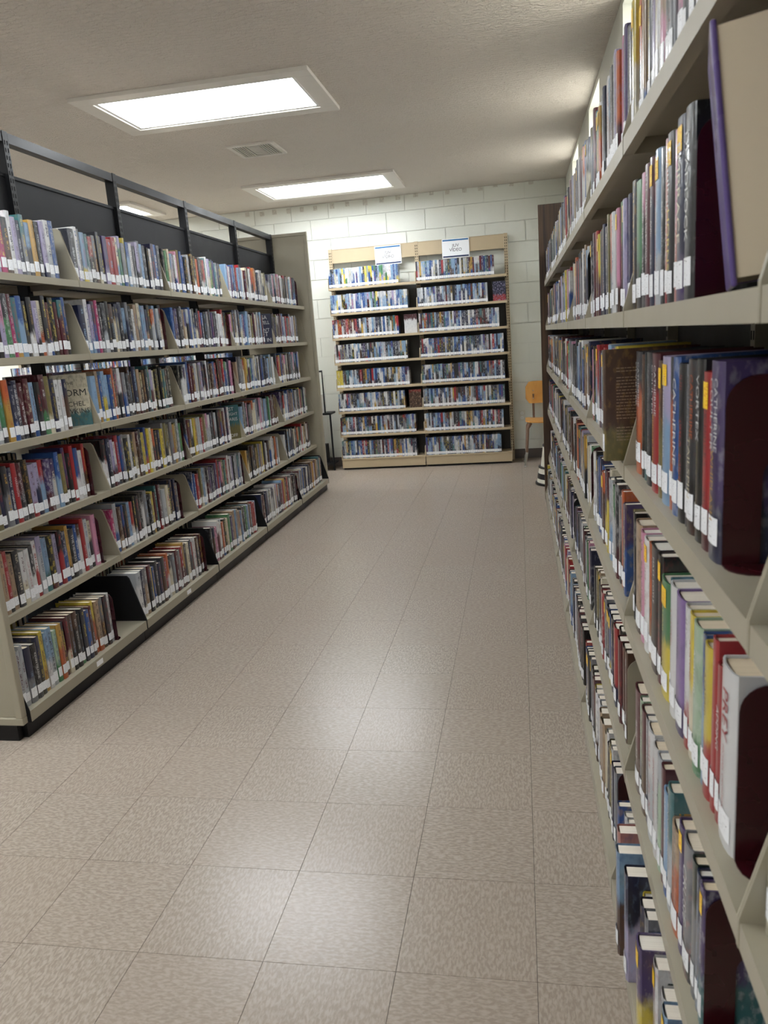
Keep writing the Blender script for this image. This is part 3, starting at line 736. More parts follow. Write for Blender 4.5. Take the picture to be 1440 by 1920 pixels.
base0 = [('bl', 'bl', .214, .188, .245), ('wh', 'wh', .190, .200, .235), ('wh', 'k', .166, .203, .235), ('wh', 'pu', .145, .201, .235), ('sm', 'bl', .128, .178, .245), ('rd', 'wh', .094, .189, .215),
         ('sk', 'br', .062, .168, .245), ('lg', 'ye', .028, .185, .215), ('nv', 'la', -.004, .176, .245), ('ye', 'go', -.040, .206, .215), ('nv', 'ck', -.080, .195, .235), ('gy', 'nv', -.112, .198, .235),
         ('bl', 'k', -.142, .204, .21), ('pu', 'ye', -.178, .175, .24), ('wh', 'cr', -.222, .196, .235), ('dg', 'mr', -.256, .212, .21), ('wh', 'nv', -.286, .198, .235), ('sk', 'lgy', -.318, .194, .235),
         ('rd', 'mr', -.352, .215, .21), ('ck', 'k', -.384, .20, .235), ('tn', 'or', -.42, .2, .23), ('gy', 'la', -.455, .2, .235), ('mr', 'br', -.49, .2, .23)]
for i, (a, b, y, x, h) in enumerate(base0):
    y2 = base0[i + 1][2] if i + 1 < len(base0) else y - .034
    t = (y - y2) - .0008
    rec('R', y - t / 2, RBASE, t, h, .16, a, b, None, us=.46 - x - .004, row='right', bay=RNB[1], shelf='bottom', idx=i + 1, frm='left',
        pic=.3, split=.55 if b != a else -1, cC='IA' if i == 4 else '', sticker=i in (7, 13, 14, 17), lab=True)
ends += [(1, 11, at(1303.3, 463, 0, .234).y, .2), (2, 11, at(1358, 837, 0, .234).y, .2), (3, 11, at(1391, 1146, 0, .234).y, .2), (4, 11, at(1328, 1472, 0, .234).y, .2)]

# the brown book pulled out of the right bookcase
rec('R', .325, RZ[2] + .003, .030, .236, .17, 'br', 'ol', 'go', us=.278, row='right', bay=RNB[2], shelf='third', idx=99, frm='left', pic=.25, gly=.3, split=.3, cC='BLURB', force=True,
    label='brown jacketed hardcover pulled out from the right bookcase with printed back cover')

# ---------------------------------------------------------------- turn the records into books
def prof(t, sN):                           # bulge of a spine at sN = -0.5 .. 0.5 of its width
    return min(.13 * t, .006) * (1 - abs(2 * sN) ** 3.6)
def arc(t, n):
    ss = [-.5, -.46, -.36, -.15, .15, .36, .46, .5] if n > 3 else [-.5, -.3, .3, .5]
    return [(prof(t, q), q * t) for q in ss]
def book_geo(e, lod):
    t, h, d = e['t'], e['h'], e['d']; cov = MB(); suv = []
    a = arc(t, 6 if lod else 3)
    w = .0026 if lod else 0
    outer = [(-d, -t / 2)] + a + [(-d, t / 2)]
    n = len(outer)
    def addv(pts):
        for x, y, z, s, k in pts: cov.v.append((x, y, z)); suv.append((s, z / h, k))
    # spine strip
    o = 0
    pts = []
    for z in (0, h):
        for (x, y) in a: pts.append((x, y, z, y / t, 0))
    addv(pts); m = len(a)
    cov.f += [(i, i + 1, m + i + 1, m + i) for i in range(m - 1)]
    # boards: outer faces
    for sgn in (-1, 1):
        o = len(cov.v); y = sgn * t / 2
        addv([(0, y, 0, sgn * .5, 1), (-d, y, 0, sgn * (.5 + d / .04), 1), (-d, y, h, sgn * (.5 + d / .04), 1), (0, y, h, sgn * .5, 1)])
        cov.f.append((o, o + 1, o + 2, o + 3) if sgn > 0 else (o + 3, o + 2, o + 1, o))
        if lod:                                    # inner face and edges of the board
            o = len(cov.v); yi = sgn * (t / 2 - w)
            addv([(.0, yi, 0, .5, 1), (-d, yi, 0, 2, 1), (-d, yi, h, 2, 1), (.0, yi, h, .5, 1), (.0, y, 0, .5, 1), (-d, y, 0, 2, 1), (-d, y, h, 2, 1), (.0, y, h, .5, 1)])
            q = [(3, 2, 1, 0), (1, 2, 6, 5), (2, 3, 7, 6), (0, 1, 5, 4)]
            cov.f += [tuple(o + i for i in (f if sgn > 0 else f[::-1])) for f in q]
    if lod:                                        # thickness of the spine
        o = len(cov.v); pts = []
        for z in (0, h):
            for (x, y) in a: pts.append((x, y, z, y / t, 1))
            for (x, y) in a: pts.append((x - w, y * .94, z, y / t, 1))
        addv(pts)
        for i in range(m - 1):
            cov.f.append((o + i + 1, o + i, o + m + i, o + m + i + 1))
            p = o + 2 * m; cov.f.append((p + i, p + i + 1, p + m + i + 1, p + m + i))
            cov.f.append((o + m + i, o + 3 * m + i, o + 3 * m + i + 1, o + m + i + 1))
    return cov, suv
def strip(e, z0, z1, s0, s1, off=.0008, n=8):      # a label or sticker wrapped on the spine
    t, h = e['t'], e['h']; mb = MB(); suv = []
    for z in (z0, z1):
        for i in range(n + 1):
            s = s0 + (s1 - s0) * i / n; mb.v.append((prof(t, s) + off, s * t, z)); suv.append((s, z / h, 0))
    mb.f = [(i, i + 1, n + 2 + i, n + 1 + i) for i in range(n)]
    return mb, suv
def pages_geo(e, lod):
    t, h, d = e['t'], e['h'], e['d']; w = .0030
    top = h - (.0035 if lod else .003)
    return MB().box(-d + .004, -.001, -t / 2 + w, t / 2 - w, .003, top)
def setattr_mesh(me, e, suv, nv):
    A, B, T_ = (lin(PAL[e[k]][0]) for k in ('cA', 'cB', 'cT'))
    j = e['jit']
    for nm, c in (('colA', tuple(min(1, x * j) for x in A)), ('colB', B), ('colT', T_)):
        me.attributes.new(nm, 'FLOAT_COLOR', 'POINT').data.foreach_set('color', [*c, 1.] * nv)
    me.attributes.new('par', 'FLOAT_COLOR', 'POINT').data.foreach_set('color', [e['split'] + 0., e['seed'], e['pic'], e['gly']] * nv)
    me.attributes.new('suv', 'FLOAT_VECTOR', 'POINT').data.foreach_set('vector', [x for p in suv for x in p])
def xform(e):
    p = MAPS[e['side']](e['us'], e['v'], e['z'])
    M = Matrix.Translation(p) @ Matrix.Rotation(RZ_OF[e['side']], 4, 'Z')
    if e['tilt']: M = M @ Matrix.Rotation(e['tilt'], 4, 'X')
    return M
def area(e):
    M = xform(e); t, h = e['t'], e['h']
    q = [proj(M @ Vector((0, y, z))) for y in (-t / 2, t / 2) for z in (0, h)]
    if any(x is None for x in q): return 0
    xs = [min(max(x[0], 0), 1440) for x in q]; yz = [min(max(x[1], 0), 1920) for x in q]
    A = (max(xs) - min(xs)) * (max(yz) - min(yz))
    return A
def ordw(n): return '%d%s' % (n, 'th' if 10 <= n % 100 <= 20 else {1: 'st', 2: 'nd', 3: 'rd'}.get(n % 10, 'th'))
LET = {}
def letter_mat(c):
    if c not in LET: LET[c] = flat(PAL[c][0], .4, var=.02, name='lettering_' + PAL[c][1].replace(' ', '_'))
    return LET[c]
def make_book(e):
    M = xform(e); root = empty('book', M.translation); root.rotation_euler = M.to_euler()
    cn = PAL[e['cA']][1]; cn2 = PAL[e['cB']][1]
    col = cn if e['split'] < 0 or e['cA'] == e['cB'] else cn + ' and ' + cn2
    lab = e['label'] or '%s book, %s from %s, %s shelf, %s bay, %s bookcase' % (col, ordw(e['idx']), e['frm'], e['shelf'], e['bay'], e['row'])
    tag(root, lab, 'book', 'books on the %s bookcase' % e['row'])
    mb, suv = book_geo(e, True)
    me = mb.mesh('cover', COVER, recalc=False); setattr_mesh(me, e, suv, len(mb.v)); link('cover', me, root)
    me.polygons.foreach_set('use_smooth', [True] * len(me.polygons)); me.set_sharp_from_angle(angle=math.radians(40))
    pages_geo(e, True).build('pages', PAGES, root)
    h = e['h']
    if e['lab']:
        z0 = random.uniform(.012, .024); mb, suv = strip(e, z0, z0 + random.uniform(.032, .040), -.46, .40)
        me = mb.mesh('spine_label', LABEL, recalc=False); setattr_mesh(me, e, suv, len(mb.v)); link('spine_label', me, root)
    if e['sticker']:
        mb, suv = strip(e, h - .045, h - .012, -.40, .30)
        me = mb.mesh('sticker', STICK, recalc=False); setattr_mesh(me, e, suv, len(mb.v)); link('sticker', me, root)
    for s, c, zc, size, yo in (e['title'] or []):       # words run down the spine
        vs, fs, w = text2d(s); nT = len({round(x[2], 1) for x in e['title']}); k = min(size * e['t'] / .70, (.28 if s == 'A CATERED' else .56 if nT == 1 else .36) * h / w)
        tm_ = MB(); pts = []; zc = .68 if s == 'A CATERED' else .60 if nT == 1 else (.74 if zc > .48 else .385)
        for x, y in vs:
            ly = (y - .35) * k + yo * e['t']; sN = ly / e['t']
            pts.append((prof(e['t'], sN) + .0010, ly, zc * h - x * k))
        tm_.add(pts, fs).build('title', letter_mat(c), root, recalc=False)
    cc = e.get('cC', '')
    if cc in ('JEN', 'IA'):                             # words on the cover that faces the camera
        vs, fs, w = text2d({'JEN': 'JENNIFER', 'IA': 'IA'}[cc]); k = .13 / w if cc == 'JEN' else .05 / w
        tm_ = MB(); tm_.add([(-.045 - x * k - (.055 if cc == 'JEN' else .03) + .03, e['t'] / 2 + .0006, h - (.058 if cc == 'JEN' else .046) + y * k) for x, y in vs], fs)
        tm_.build('cover_lettering', letter_mat('go' if cc == 'JEN' else 'lgy'), root, recalc=False)
    if cc == 'BLURB':
        tm_ = MB(); rr = random.Random(3)
        for i in range(24):
            z = h - .040 - i * .0066
            if i in (2, 17, 18): continue
            x = -.022
            while x > -.135 + rr.uniform(0, .02):
                ww = rr.uniform(.003, .010); tm_.add([(x, e['t'] / 2 + .0005, z), (x - ww, e['t'] / 2 + .0005, z), (x - ww, e['t'] / 2 + .0005, z + .0018), (x, e['t'] / 2 + .0005, z + .0018)], [(0, 1, 2, 3)]); x -= ww + .0015
        tm_.build('printed_blurb', letter_mat('tn'), root, recalc=False)
    return root

class Bulk:
    def __init__(self): self.v = []; self.f = []; self.mi = []; self.suv = []; self.at = {'colA': [], 'colB': [], 'colT': [], 'par': []}
    def add(self, M, mb, suv, e, mi):
        o = len(self.v); self.v += [tuple(M @ Vector(p)) for p in mb.v]; self.f += [tuple(i + o for i in f) for f in mb.f]; self.mi += [mi] * len(mb.f)
        self.suv += suv or [(0, 0, 0)] * len(mb.v); n = len(mb.v)
        for nm, k in (('colA', 'cA'), ('colB', 'cB'), ('colT', 'cT')): self.at[nm] += [*lin(PAL[e[k]][0]), 1.] * n
        self.at['par'] += [e['split'], e['seed'], e['pic'], e['gly']] * n
    def build(self, name, mats):
        me = bpy.data.meshes.new(name); me.from_pydata(self.v, [], self.f)
        for m_ in mats: me.materials.append(m_)
        me.polygons.foreach_set('material_index', self.mi)
        for nm, d in self.at.items(): me.attributes.new(nm, 'FLOAT_COLOR', 'POINT').data.foreach_set('color', d)
        me.attributes.new('suv', 'FLOAT_VECTOR', 'POINT').data.foreach_set('vector', [x for p in self.suv for x in p])
        o = link(name, me); o['kind'] = 'stuff'; return o

for e in BK: e['A'] = 0 if e.get('noind') else (1e9 if e['force'] else area(e))
order = sorted(BK, key=lambda e: -e['A'])
IND = order[:300]
bulk = Bulk()
for e in IND: make_book(e)
for e in order[300:]:
    M = xform(e); mb, suv = book_geo(e, False); bulk.add(M, mb, suv, e, 0)
    bulk.add(M, pages_geo(e, False), None, e, 1)
    if e['lab']:
        z0 = random.uniform(.012, .024); mb, suv = strip(e, z0, z0 + .036, -.46, .42, .0016, 3); bulk.add(M, mb, suv, e, 2)
    if e['sticker']:
        mb, suv = strip(e, e['h'] - .045, e['h'] - .012, -.4, .3, .0016, 3); bulk.add(M, mb, suv, e, 3)
o = bulk.build('shelved_books', [COVER, PAGES, LABEL, STICK])
tag(o, 'remaining smaller-looking library books filling the left and right bookcases', 'books')

# ---------------------------------------------------------------- books turned face out, and one shelved the wrong way round
def face_book(loc, ang, w, h, t, cA, cB, cT, split, texts, label, lean=.0, cat='book', pic=.4, name='book'):
    root = empty(name, loc); root.rotation_euler = (0, -lean, ang); tag(root, label, cat)
    e = dict(cA=cA, cB=cB, cT=cT, split=split, seed=random.random(), pic=pic, gly=0, jit=1.)
    mb = MB(); suv = []
    def quad(pts, ss): o_ = len(mb.v); mb.v.extend(pts); suv.extend(ss); mb.f.append((o_, o_ + 1, o_ + 2, o_ + 3))
    a, b = -w / 2, w / 2; c = .0025
    quad([(0, a, 0), (0, b, 0), (0, b, h), (0, a, h)], [(-2, 0, 1), (2, 0, 1), (2, 1, 1), (-2, 1, 1)])
    for y in (a, b): quad([(0, y, 0), (-c, y, 0), (-c, y, h), (0, y, h)], [(2, 0, 1), (2, 0, 1), (2, 1, 1), (2, 1, 1)])
    quad([(0, a, h), (0, b, h), (-c, b, h), (-c, a, h)], [(-2, 1, 1), (2, 1, 1), (2, 1, 1), (-2, 1, 1)])
    quad([(-t, a, 0), (-t, b, 0), (-t, b, h), (-t, a, h)], [(-2, 0, 1), (2, 0, 1), (2, 1, 1), (-2, 1, 1)])
    quad([(0, a, 0), (0, a, h), (-t, a, h), (-t, a, 0)], [(-2, 0, 1), (-2, 1, 1), (-2, 1, 1), (-2, 0, 1)])
    me = mb.mesh('cover', COVER, recalc=False); setattr_mesh(me, e, suv, len(mb.v)); link('cover', me, root)
    MB().box(-t + .001, -c, a + .001, b - .004, .003, h - .004).build('pages', PAGES, root)
    for s, c2, zc, wid, off in texts:
        vs, fs, tw = text2d(s); k = wid * w / tw
        MB().add([(.0007, x * k + off * w, zc * h + y * k) for x, y in vs], fs).build('cover_lettering', letter_mat(c2), root, recalc=False)
    return root
A_ = Vector((-2.055, 1.775, 0)); B_ = Vector((-1.930, 1.868, 0)); d_ = B_ - A_
face_book(((A_ + B_) / 2) + Vector((0, 0, LZ[2])), math.atan2(d_.y, d_.x) - math.pi / 2, d_.length, .232, .03, 'cr', 'te', 'ol', .28,
          [('THE', 'k', .80, .22, 0), ('STORM', 'k', .58, .86, 0), ('RACHEL', 'k', .38, .72, 0), ('HAWKINS', 'k', .24, .90, 0)],
          'cream and teal book turned face out with large black lettering, left bookcase')
A_ = Vector((-2.03, 4.56, 0)); B_ = Vector((-1.925, 4.665, 0)); d_ = B_ - A_
face_book(((A_ + B_) / 2) + Vector((0, 0, LZ[1])), math.atan2(d_.y, d_.x) - math.pi / 2, d_.length, .235, .03, 'nv', 'nv', 'ck', -1,
          [('LISA', 'wh', .82, .5, 0), ('JEWELL', 'wh', .66, .8, 0), ("DON'T", 'wh', .42, .7, 0), ('LET', 'wh', .26, .5, 0), ('HIM IN', 'wh', .08, .8, 0)],
          'navy book turned face out with stacked white lettering, left bookcase', pic=.1)
A_ = Vector((-2.03, 3.62, 0)); B_ = Vector((-1.925, 3.725, 0)); d_ = B_ - A_
face_book(((A_ + B_) / 2) + Vector((0, 0, LZ[3])), math.atan2(d_.y, d_.x) - math.pi / 2, d_.length, .232, .03, 'te', 'ol', 'nv', .42,
          [('LAST', 'wh', .84, .5, 0), ('TWILIGHT', 'wh', .70, .86, 0), ('IN PARIS', 'wh', .54, .8, 0), ('JENOFF', 'wh', .06, .7, 0)],
          'teal book turned face out with pale lettering on the fourth shelf, left bookcase', pic=.25)
# fore-edge outwards, leaning on the maroon bookend
root = empty('book', (.212, -.555, RZ[1] + .0005)); root.rotation_euler = (Matrix.Rotation(-.21, 4, 'Z') @ Matrix.Rotation(-.10, 4, 'Y')).to_euler()
tag(root, 'purple hardcover with its page edges towards the camera beside a maroon bookend', 'book')
PURP = flat((96, 76, 142), .3, var=.05, name='purple_board', coat=.4)
MB().box(0, .006, -.004, .15, .0, .244).box(.052, .058, -.004, .15, .006, .244).box(.0, .058, .148, .154, .006, .244).build('cover', PURP, root, bevel=.0025)
MB().box(.0062, .0518, 0, .1475, .008, .238).build('pages', PAGES, root)
root.location.z += .003

# ---------------------------------------------------------------- bookends
def bookend_mesh(mt):
    W, H, R, ir, ih = .145, .225, .035, .03, .135
    def arcp(cx, cz, r, a0, a1, n=6): return [(cx + r * math.cos(math.radians(a0 + (a1 - a0) * i / n)), cz + r * math.sin(math.radians(a0 + (a1 - a0) * i / n))) for i in range(n + 1)]
    poly = [(0, 0)] + arcp(R, H - R, R, 180, 90) + arcp(W - R, H - R, R, 90, 0) + [(W, 0)]
    i0, i1 = .042, W - .042
    poly += [(i1, 0)] + arcp(i1 - ir, ih - ir, ir, 0, 90) + arcp(i0 + ir, ih - ir, ir, 90, 180) + [(i0, 0)]
    mb = MB().prism([(-p, q) for p, q in poly], lambda p, q, w: (p, w, q), 0, .0016)
    foot = [(-x, y) for x, y in ([(.0, 0)] + arcp(.03, .012, .03, 180, 90, 4) + arcp(W - .03, .012, .03, 90, 0, 4) + [(W, 0)])]
    ft = MB().prism(foot, lambda p, q, w: (p, q, w), .0002, .0018)
    return mb.mesh('upright_plate', mt), ft.mesh('foot', mt)
BEM = bookend_mesh(DRED); BEK = bookend_mesh(BLACK); BET = bookend_mesh(BEIGE)
def bookend(side, v, z, u, meshes, label):
    p = MAPS[side](u, v, z); o = empty('bookend', p, RZ_OF[side])
    tag(o, label, 'bookend', 'metal bookends'); link('upright_plate', meshes[0], o); link('foot', meshes[1], o); return o
wantL = {(1, 1), (2, 2), (3, 0), (4, 0), (4, 1), (5, 0), (1, 2), (3, 1), (4, 2), (5, 1), (5, 3), (0, 4)}
for r, k, v, gap in ends:
    if k < 10:
        if (r, k) in wantL and gap > .02:
            bookend('L', v + .001, ZL[r], min(.236, .236) if r < 5 else .315, BEM, 'maroon metal bookend on %s shelf, %s bay, left bookcase' % (RN[r], BN[k]))
    elif r != 0 or k > 11:
        kk = k - 10
        if kk > 1 and (r, kk) != (5, 2) and (gap < .05 or (r + kk) % 2): continue
        ms, cn = (BEM, 'maroon') if kk == 1 or (r + kk) % 4 else (BEK, 'black')
        if (r, kk) == (4, 2): ms, cn = BET, 'beige'
        bookend('R', v - .0015, ZR[r], .226 if r < 5 else .25, ms, '%s metal bookend on %s shelf, %s bay, right bookcase' % (cn, RN[r], RNB[kk]))

# ---------------------------------------------------------------- video cases on the back bookcase
DV = []
DKEYS = 'nv nv nv nv bl bl bl bl sk sk sk sk wh wh wh wh wh k k k ck ck ck rd mr te te lgy lgy lgy gy gy go br pu'.split()
BRIGHT = 'sk sk sk wh wh wh wh bl bl bl ye lgy lgy nv gn la k'.split()
DFILL = {(0, 0): .82, (0, 1): .88, (1, 0): .91, (1, 1): .80, (2, 0): .80, (2, 1): .92, (3, 0): .87, (3, 1): .955, (4, 0): .87, (4, 1): .96, (5, 0): .80, (5, 1): .95,
         (6, 0): .93, (6, 1): .93, (7, 0): .93, (7, 1): .90}
DTILT = {(1, 0): .0, (3, 1): -.0}
SHN = ['top', 'second', 'third', 'fourth', 'fifth', 'sixth', 'seventh', 'bottom']
ZB = BZ + [BBASE]
def dvd_geo(e):
    t, h, d = e['t'], e['h'], e['d']; mb = MB(); suv = []
    def quad(pts, k):
        o_ = len(mb.v); mb.v.extend(pts); suv.extend([(p[1] / t, p[2] / h, k) for p in pts]); mb.f.append((o_, o_ + 1, o_ + 2, o_ + 3))
    a, b = -t / 2 + .0003, t / 2 - .0003
    quad([(0, a, 0), (0, b, 0), (0, b, h), (0, a, h)], 0); quad([(-d, a, h), (0, a, h), (0, b, h), (-d, b, h)], 1); quad([(-d, a, 0), (-d, b, 0), (0, b, 0), (0, a, 0)], 1)
    quad([(0, a, 0), (0, a, h), (-d, a, h), (-d, a, 0)], 1); quad([(0, b, 0), (-d, b, 0), (-d, b, h), (0, b, h)], 1); quad([(-d, a, 0), (-d, a, h), (-d, b, h), (-d, b, 0)], 1)
    return mb, suv
for r in range(8):
    for k in range(5):
        a, b = (BV[k] + .008, BV[k + 1] - .008) if k < 2 else (CV[k - 2] + .008, CV[k - 1] - .008); cur = a; i = 0; room = (b - a) * DFILL.get((r, k), .9)
        if k > 1 and not 2 <= r <= 4: continue
        while True:
            t = random.uniform(.0145, .0235)
            if cur + t > a + room: break
            i += 1
            keys = BRIGHT if (r, k) in ((0, 0), (1, 0)) else DKEYS
            cA = random.choice(keys); cB = random.choice(keys)
            if (r, k) == (4, 0) and i < 5: cA = cB = 'ye'
            if (r, k) == (2, 0) and i < 16: cA = random.choice(['mr', 'rd', 'nv', 'mr']); cB = random.choice(['mr', 'bl', 'wh', 'rd'])
            e = dict(side='B', v=cur + t / 2, z=ZB[r], t=t, h=random.uniform(.184, .192), d=.135, us=(.198 if r < 7 else .21) + random.uniform(-.004, .002), tilt=0, cA=cA, cB=cB,
                     cT=random.choice(['wh', 'wh', 'lgy', 'ye', 'sk', 'rd', 'k']), split=random.uniform(.2, .8), pic=random.choice([.2, .4, .6]), gly=.8, seed=random.random(), jit=1.05, r=r, k=k, i=i)
            DV.append(e); cur += t
bulk = Bulk(); nd = 0
for e in DV:
    mb, suv = dvd_geo(e); M = xform(e)
    if e['r'] < 4 and e['k'] < 2 and nd < 330:
        nd += 1
        lm, ls = MB(), []
        o_ = len(mb.v); t = e['t']; z0, z1 = .008, .034
        mb.v.extend([(.0005, -t * .46, z0), (.0005, t * .46, z0), (.0005, t * .46, z1), (.0005, -t * .46, z1)]); suv.extend([(-.5, .04, 0), (.5, .04, 0), (.5, .18, 0), (-.5, .18, 0)]); mb.f.append((o_, o_ + 1, o_ + 2, o_ + 3))
        mb.mi = [0] * 6 + [1]
        me = mb.mesh('video_case', [COVER, LABEL], recalc=False); setattr_mesh(me, e, suv, len(mb.v))
        o = link('video_case', me, None, M.translation, -math.pi / 2)
        cA, cB = PAL[e['cA']][1], PAL[e['cB']][1]
        tag(o, '%s video case, %s from left, %s shelf, %s half, back bookcase' % (cA if cA == cB else cA + ' and ' + cB, ordw(e['i']), SHN[e['r']], ('left', 'right')[e['k']]), 'video case', 'video cases on the back bookcase')
    else:
        bulk.add(M, mb, suv, e, 0)
        b0 = MB(); t = e['t']; b0.v = [(.0005, -t * .46, .008), (.0005, t * .46, .008), (.0005, t * .46, .034), (.0005, -t * .46, .034)]; b0.f = [(0, 1, 2, 3)]
        bulk.add(M, b0, [(-.5, .04, 0), (.5, .04, 0), (.5, .18, 0), (-.5, .18, 0)], e, 1)
o = bulk.build('shelved_video_cases', [COVER, LABEL])
tag(o, 'remaining video cases filling the lower shelves of the back bookcases', 'video cases')
face_book((-.170, 6.755, BZ[1] + .0005), -math.pi / 2, .130, .190, .014, 'nv', 'rd', 'la', .3, [], 'blue and red video case displayed face out on second shelf', cat='video case', pic=.9, name='video_case')
face_book((-1.090, 6.755, BZ[2] + .0005), -math.pi / 2, .132, .190, .014, 'mr', 'wh', 'lgy', .72, [], 'white and dark red video case displayed face out on third shelf', cat='video case', pic=.2, name='video_case')
face_book((-1.088, 6.755, BZ[5] + .0005), -math.pi / 2, .130, .188, .014, 'rd', 'br', 'tn', .86, [], 'brown video case displayed face out on sixth shelf', cat='video case', pic=.8, name='video_case')

# ---------------------------------------------------------------- paper signs
BLUE = flat((30, 104, 160), .6, name='printed_blue'); DBLUE = flat((22, 46, 88), .6, name='printed_navy')
def sign(cx, zc, label, roll):
    s = empty('paper_sign', (cx, 6.9235, zc)); s.rotation_euler = (0, roll, 0); tag(s, label, 'sign', 'taped paper shelf signs')
    w, h = .279, .190
    MB().box(-w / 2, w / 2, 0, .0008, -h / 2, h / 2).build('sheet', PAPER, s)
    MB().box(-w / 2 + .008, w / 2 - .008, -.0006, 0, h / 2 - .022, h / 2 - .008).build('top_band', BLUE, s)
    MB().box(-w / 2 + .008, w / 2 - .008, -.0006, 0, -h / 2 + .008, -h / 2 + .022).build('bottom_band', DBLUE, s)
    for tx, z in (('JUV', .012), ('VIDEO', -.030)):
        vs, fs, tw = text2d(tx); k = .044
        MB().add([(x * k, -.0008, z + y * k) for x, y in vs], fs).build('lettering', INK, s, recalc=False)
sign(-1.306, 2.214, 'white paper video sign taped on left header of the tan bookcase', -.01)
sign(-.600, 2.221, 'white paper video sign taped on right header of the tan bookcase', 0.005)

# ---------------------------------------------------------------- chair
ch = empty('school_chair', (.262, 6.60, 0)); tag(ch, 'blond plywood school chair with brown metal legs beside the block wall', 'chair')
BRN = flat((122, 96, 80), .4, .3, name='brown_enamel')
def curved_panel(w, h, r, thick, curve, z0, y0, flatp=False):
    pts = rrect(w, h, r, 5); mb = MB(); nx = 12
    # grid clipped by rounded rectangle: rows follow the outline
    rows = 10; vs = []; fs = []
    for sface in (0, 1):
        for i in range(nx + 1):
            x = -w / 2 + w * i / nx; ex = max(0, abs(x) - (w / 2 - r)); cut = r - math.sqrt(max(0, r * r - ex * ex))
            for j in range(rows + 1):
                z = cut + (h - 2 * cut) * j / rows
                bend = curve * (2 * x / w) ** 2
                vs.append((x, y0 + z - (0), z0 - bend * 0 + bend - sface * thick) if flatp else (x, y0 - bend + sface * thick, z0 + z))
    st = (nx + 1) * (rows + 1)
    def q(s, i, j): return s * st + i * (rows + 1) + j
    for i in range(nx):
        for j in range(rows):
            fs.append((q(0, i, j), q(0, i + 1, j), q(0, i + 1, j + 1), q(0, i, j + 1))); fs.append((q(1, i, j), q(1, i, j + 1), q(1, i + 1, j + 1), q(1, i + 1, j)))
    for i in range(nx):
        for j in (0, rows): fs.append((q(0, i, j), q(1, i, j), q(1, i + 1, j), q(0, i + 1, j)))
    for j in range(rows):
        for i in (0, nx): fs.append((q(0, i, j), q(0, i, j + 1), q(1, i, j + 1), q(1, i, j)))
    return mb.add(vs, fs)
curved_panel(.405, .228, .055, .012, .022, .602, .215).build('backrest', OAK, ch, smooth=True)
curved_panel(.425, .40, .07, .014, .014, .452, -.20, True).build('seat', OAK, ch, smooth=True)
for sx in (-1, 1):
    MB().tube([(sx * .125, .15, .425), (sx * .125, .205, .47), (sx * .125, .222, .60), (sx * .125, .214, .70)], .012, 8).build('back_support', BRN, ch, smooth=True)
    for sy in (-1, 1):
        top = Vector((sx * .165, sy * .12 + .0, .435)); bot = Vector((sx * .228, sy * .17, .008))
        kn = top.lerp(bot, .12) + Vector((sx * .02, sy * .015, .0))
        me_ = top.lerp(bot, .68)
        lg = MB().tube([top, kn, me_], .020, 10, r1=.013).build('leg', BRN, ch, smooth=True)
        fe = MB().tube([me_, bot], .0135, 10, r1=.010).lathe([(.017, 0), (.018, .006), (.011, .010)], 12, (bot.x, bot.y, 0)).build('ferrule', STEEL, lg, smooth=True)
    for z in (.655, .735):
        MB().tube([(sx * .125, .2105 - .022 * (2 * .125 / .405) ** 2, z), (sx * .125, .2060 - .022 * (2 * .125 / .405) ** 2, z)], .006, 8).build('rivet', STEEL, ch)
    MB().tube([(sx * .165, -.12, .43), (sx * .165, .15, .43)], .011, 8).build('seat_rail', BRN, ch, smooth=True)

# ---------------------------------------------------------------- round kick stool
ks = empty('kick_stool', (.329, 5.52, 0)); tag(ks, 'round cream rolling step stool with black bands behind the wood end panel', 'step stool')
CRM = flat((214, 210, 194), .45, name='cream_enamel')
MB().lathe([(.205, 0), (.214, .004), (.214, .018), (.200, .022)], 40).build('base_ring', BLACK, ks, smooth=True)
MB().lathe([(.200, .022), (.178, .150)], 40).build('lower_drum', CRM, ks, smooth=True)
MB().lathe([(.1965, .055), (.1905, .102)], 40).build('tread_band', BLACK, ks, smooth=True)
MB().lathe([(.184, .148), (.186, .156), (.180, .162), (.150, .163)], 40).build('step_rim', BLACK, ks, smooth=True)
MB().lathe([(.163, .163), (.141, .338)], 40).build('upper_drum', CRM, ks, smooth=True)
MB().lathe([(.145, .336), (.146, .348), (.138, .356), (.02, .357)], 40).build('top_tread', BLACK, ks, smooth=True)

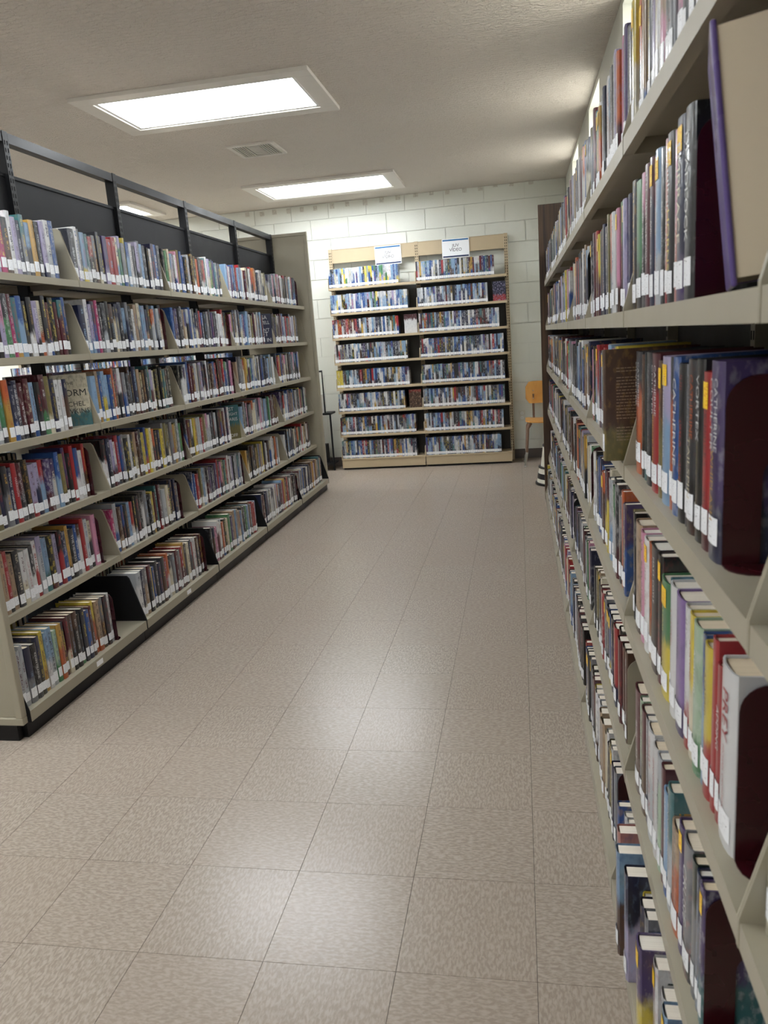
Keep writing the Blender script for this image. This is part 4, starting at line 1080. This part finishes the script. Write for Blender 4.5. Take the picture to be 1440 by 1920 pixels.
# ---------------------------------------------------------------- black metal stand by the wall
st = empty('metal_stand', (-2.39, 6.80, 0)); tag(st, 'black tubular metal stand partly hidden behind the left bookcase', 'stand')
for y in (-.08, .12):
    q_ = .316 - (.05 if y > 0 else 0)
    MB().tube([(-q_, y, .63), (-q_, y, 1.072), (q_, y, 1.072), (q_, y, .63)], .0085, 8).build('upper_frame', BLACK, st)
for sx in (-1, 1):
    for y in (-.08, .12):
        MB().tube([(sx * (.368 - (.05 if y > 0 else 0)), y, .0), (sx * (.368 - (.05 if y > 0 else 0)), y, .615)], .010, 8).build('leg', BLACK, st)
MB().box(-.378, .378, -.09, .13, .608, .628).build('tray', BLACK, st)
MB().box(-.372, .372, -.085, .125, .066, .078).build('lower_shelf', BLACK, st)
sp = empty('speaker', (-2.16, 6.82, .0785)); tag(sp, 'small black speaker box standing low on the black metal stand', 'speaker')
MB().box(-.06, .06, -.05, .05, 0, .205).build('cabinet', flat((18, 18, 20), .7, name='black_plastic'), sp, bevel=.006)
MB().lathe([(.04, 0), (.036, .004), (.012, .001)], 20).build('cone', SLOT, sp).matrix_local = Matrix.Translation((0, -.051, .12)) @ Matrix.Rotation(math.pi / 2, 4, 'X')
o = MB().tube([(-2.10, 6.765, .085), (-2.08, 6.75, .14), (-2.06, 6.75, .15), (-2.055, 6.75, .10), (-2.075, 6.75, .083), (-2.09, 6.755, .10)], .003, 6).build('cable', BLACK, None, smooth=True)
tag(o, 'black cable looped beside the speaker on the metal stand', 'cable')
bi = empty('ring_binder', (-2.135, 6.82, .6285)); tag(bi, 'white ring binder standing on the tray of the black stand', 'binder')
MB().box(-.03, -.027, -.09, .09, 0, .20).box(.027, .03, -.09, .09, 0, .20).box(-.03, .03, -.093, -.09, 0, .20).build('cover', WHITEP, bi)
MB().box(-.026, .026, -.088, .085, .004, .195).build('pages', PAPER, bi)

# ---------------------------------------------------------------- wall outlet
ou = empty('wall_outlet', (.018, YB - .0005, .463)); tag(ou, 'white double power outlet on block wall next to the chair', 'outlet')
MB().box(-.036, .036, -.006, 0, -.057, .057).build('cover_plate', flat((214, 212, 200), .4, name='ivory_plastic'), ou, bevel=.002)
for dz in (-.024, .024):
    s = MB().prism(rrect(.03, .03, .012, 4, -.015, dz - .015), lambda p, q, w: (p, w, q), -.008, -.006).build('socket', WHITEP, ou)
    MB().box(-.007, -.005, -.0086, -.008, dz - .002, dz + .008).box(.005, .007, -.0086, -.008, dz - .002, dz + .008).box(-.002, .002, -.0086, -.008, dz - .010, dz - .006).build('slots', SLOT, s)
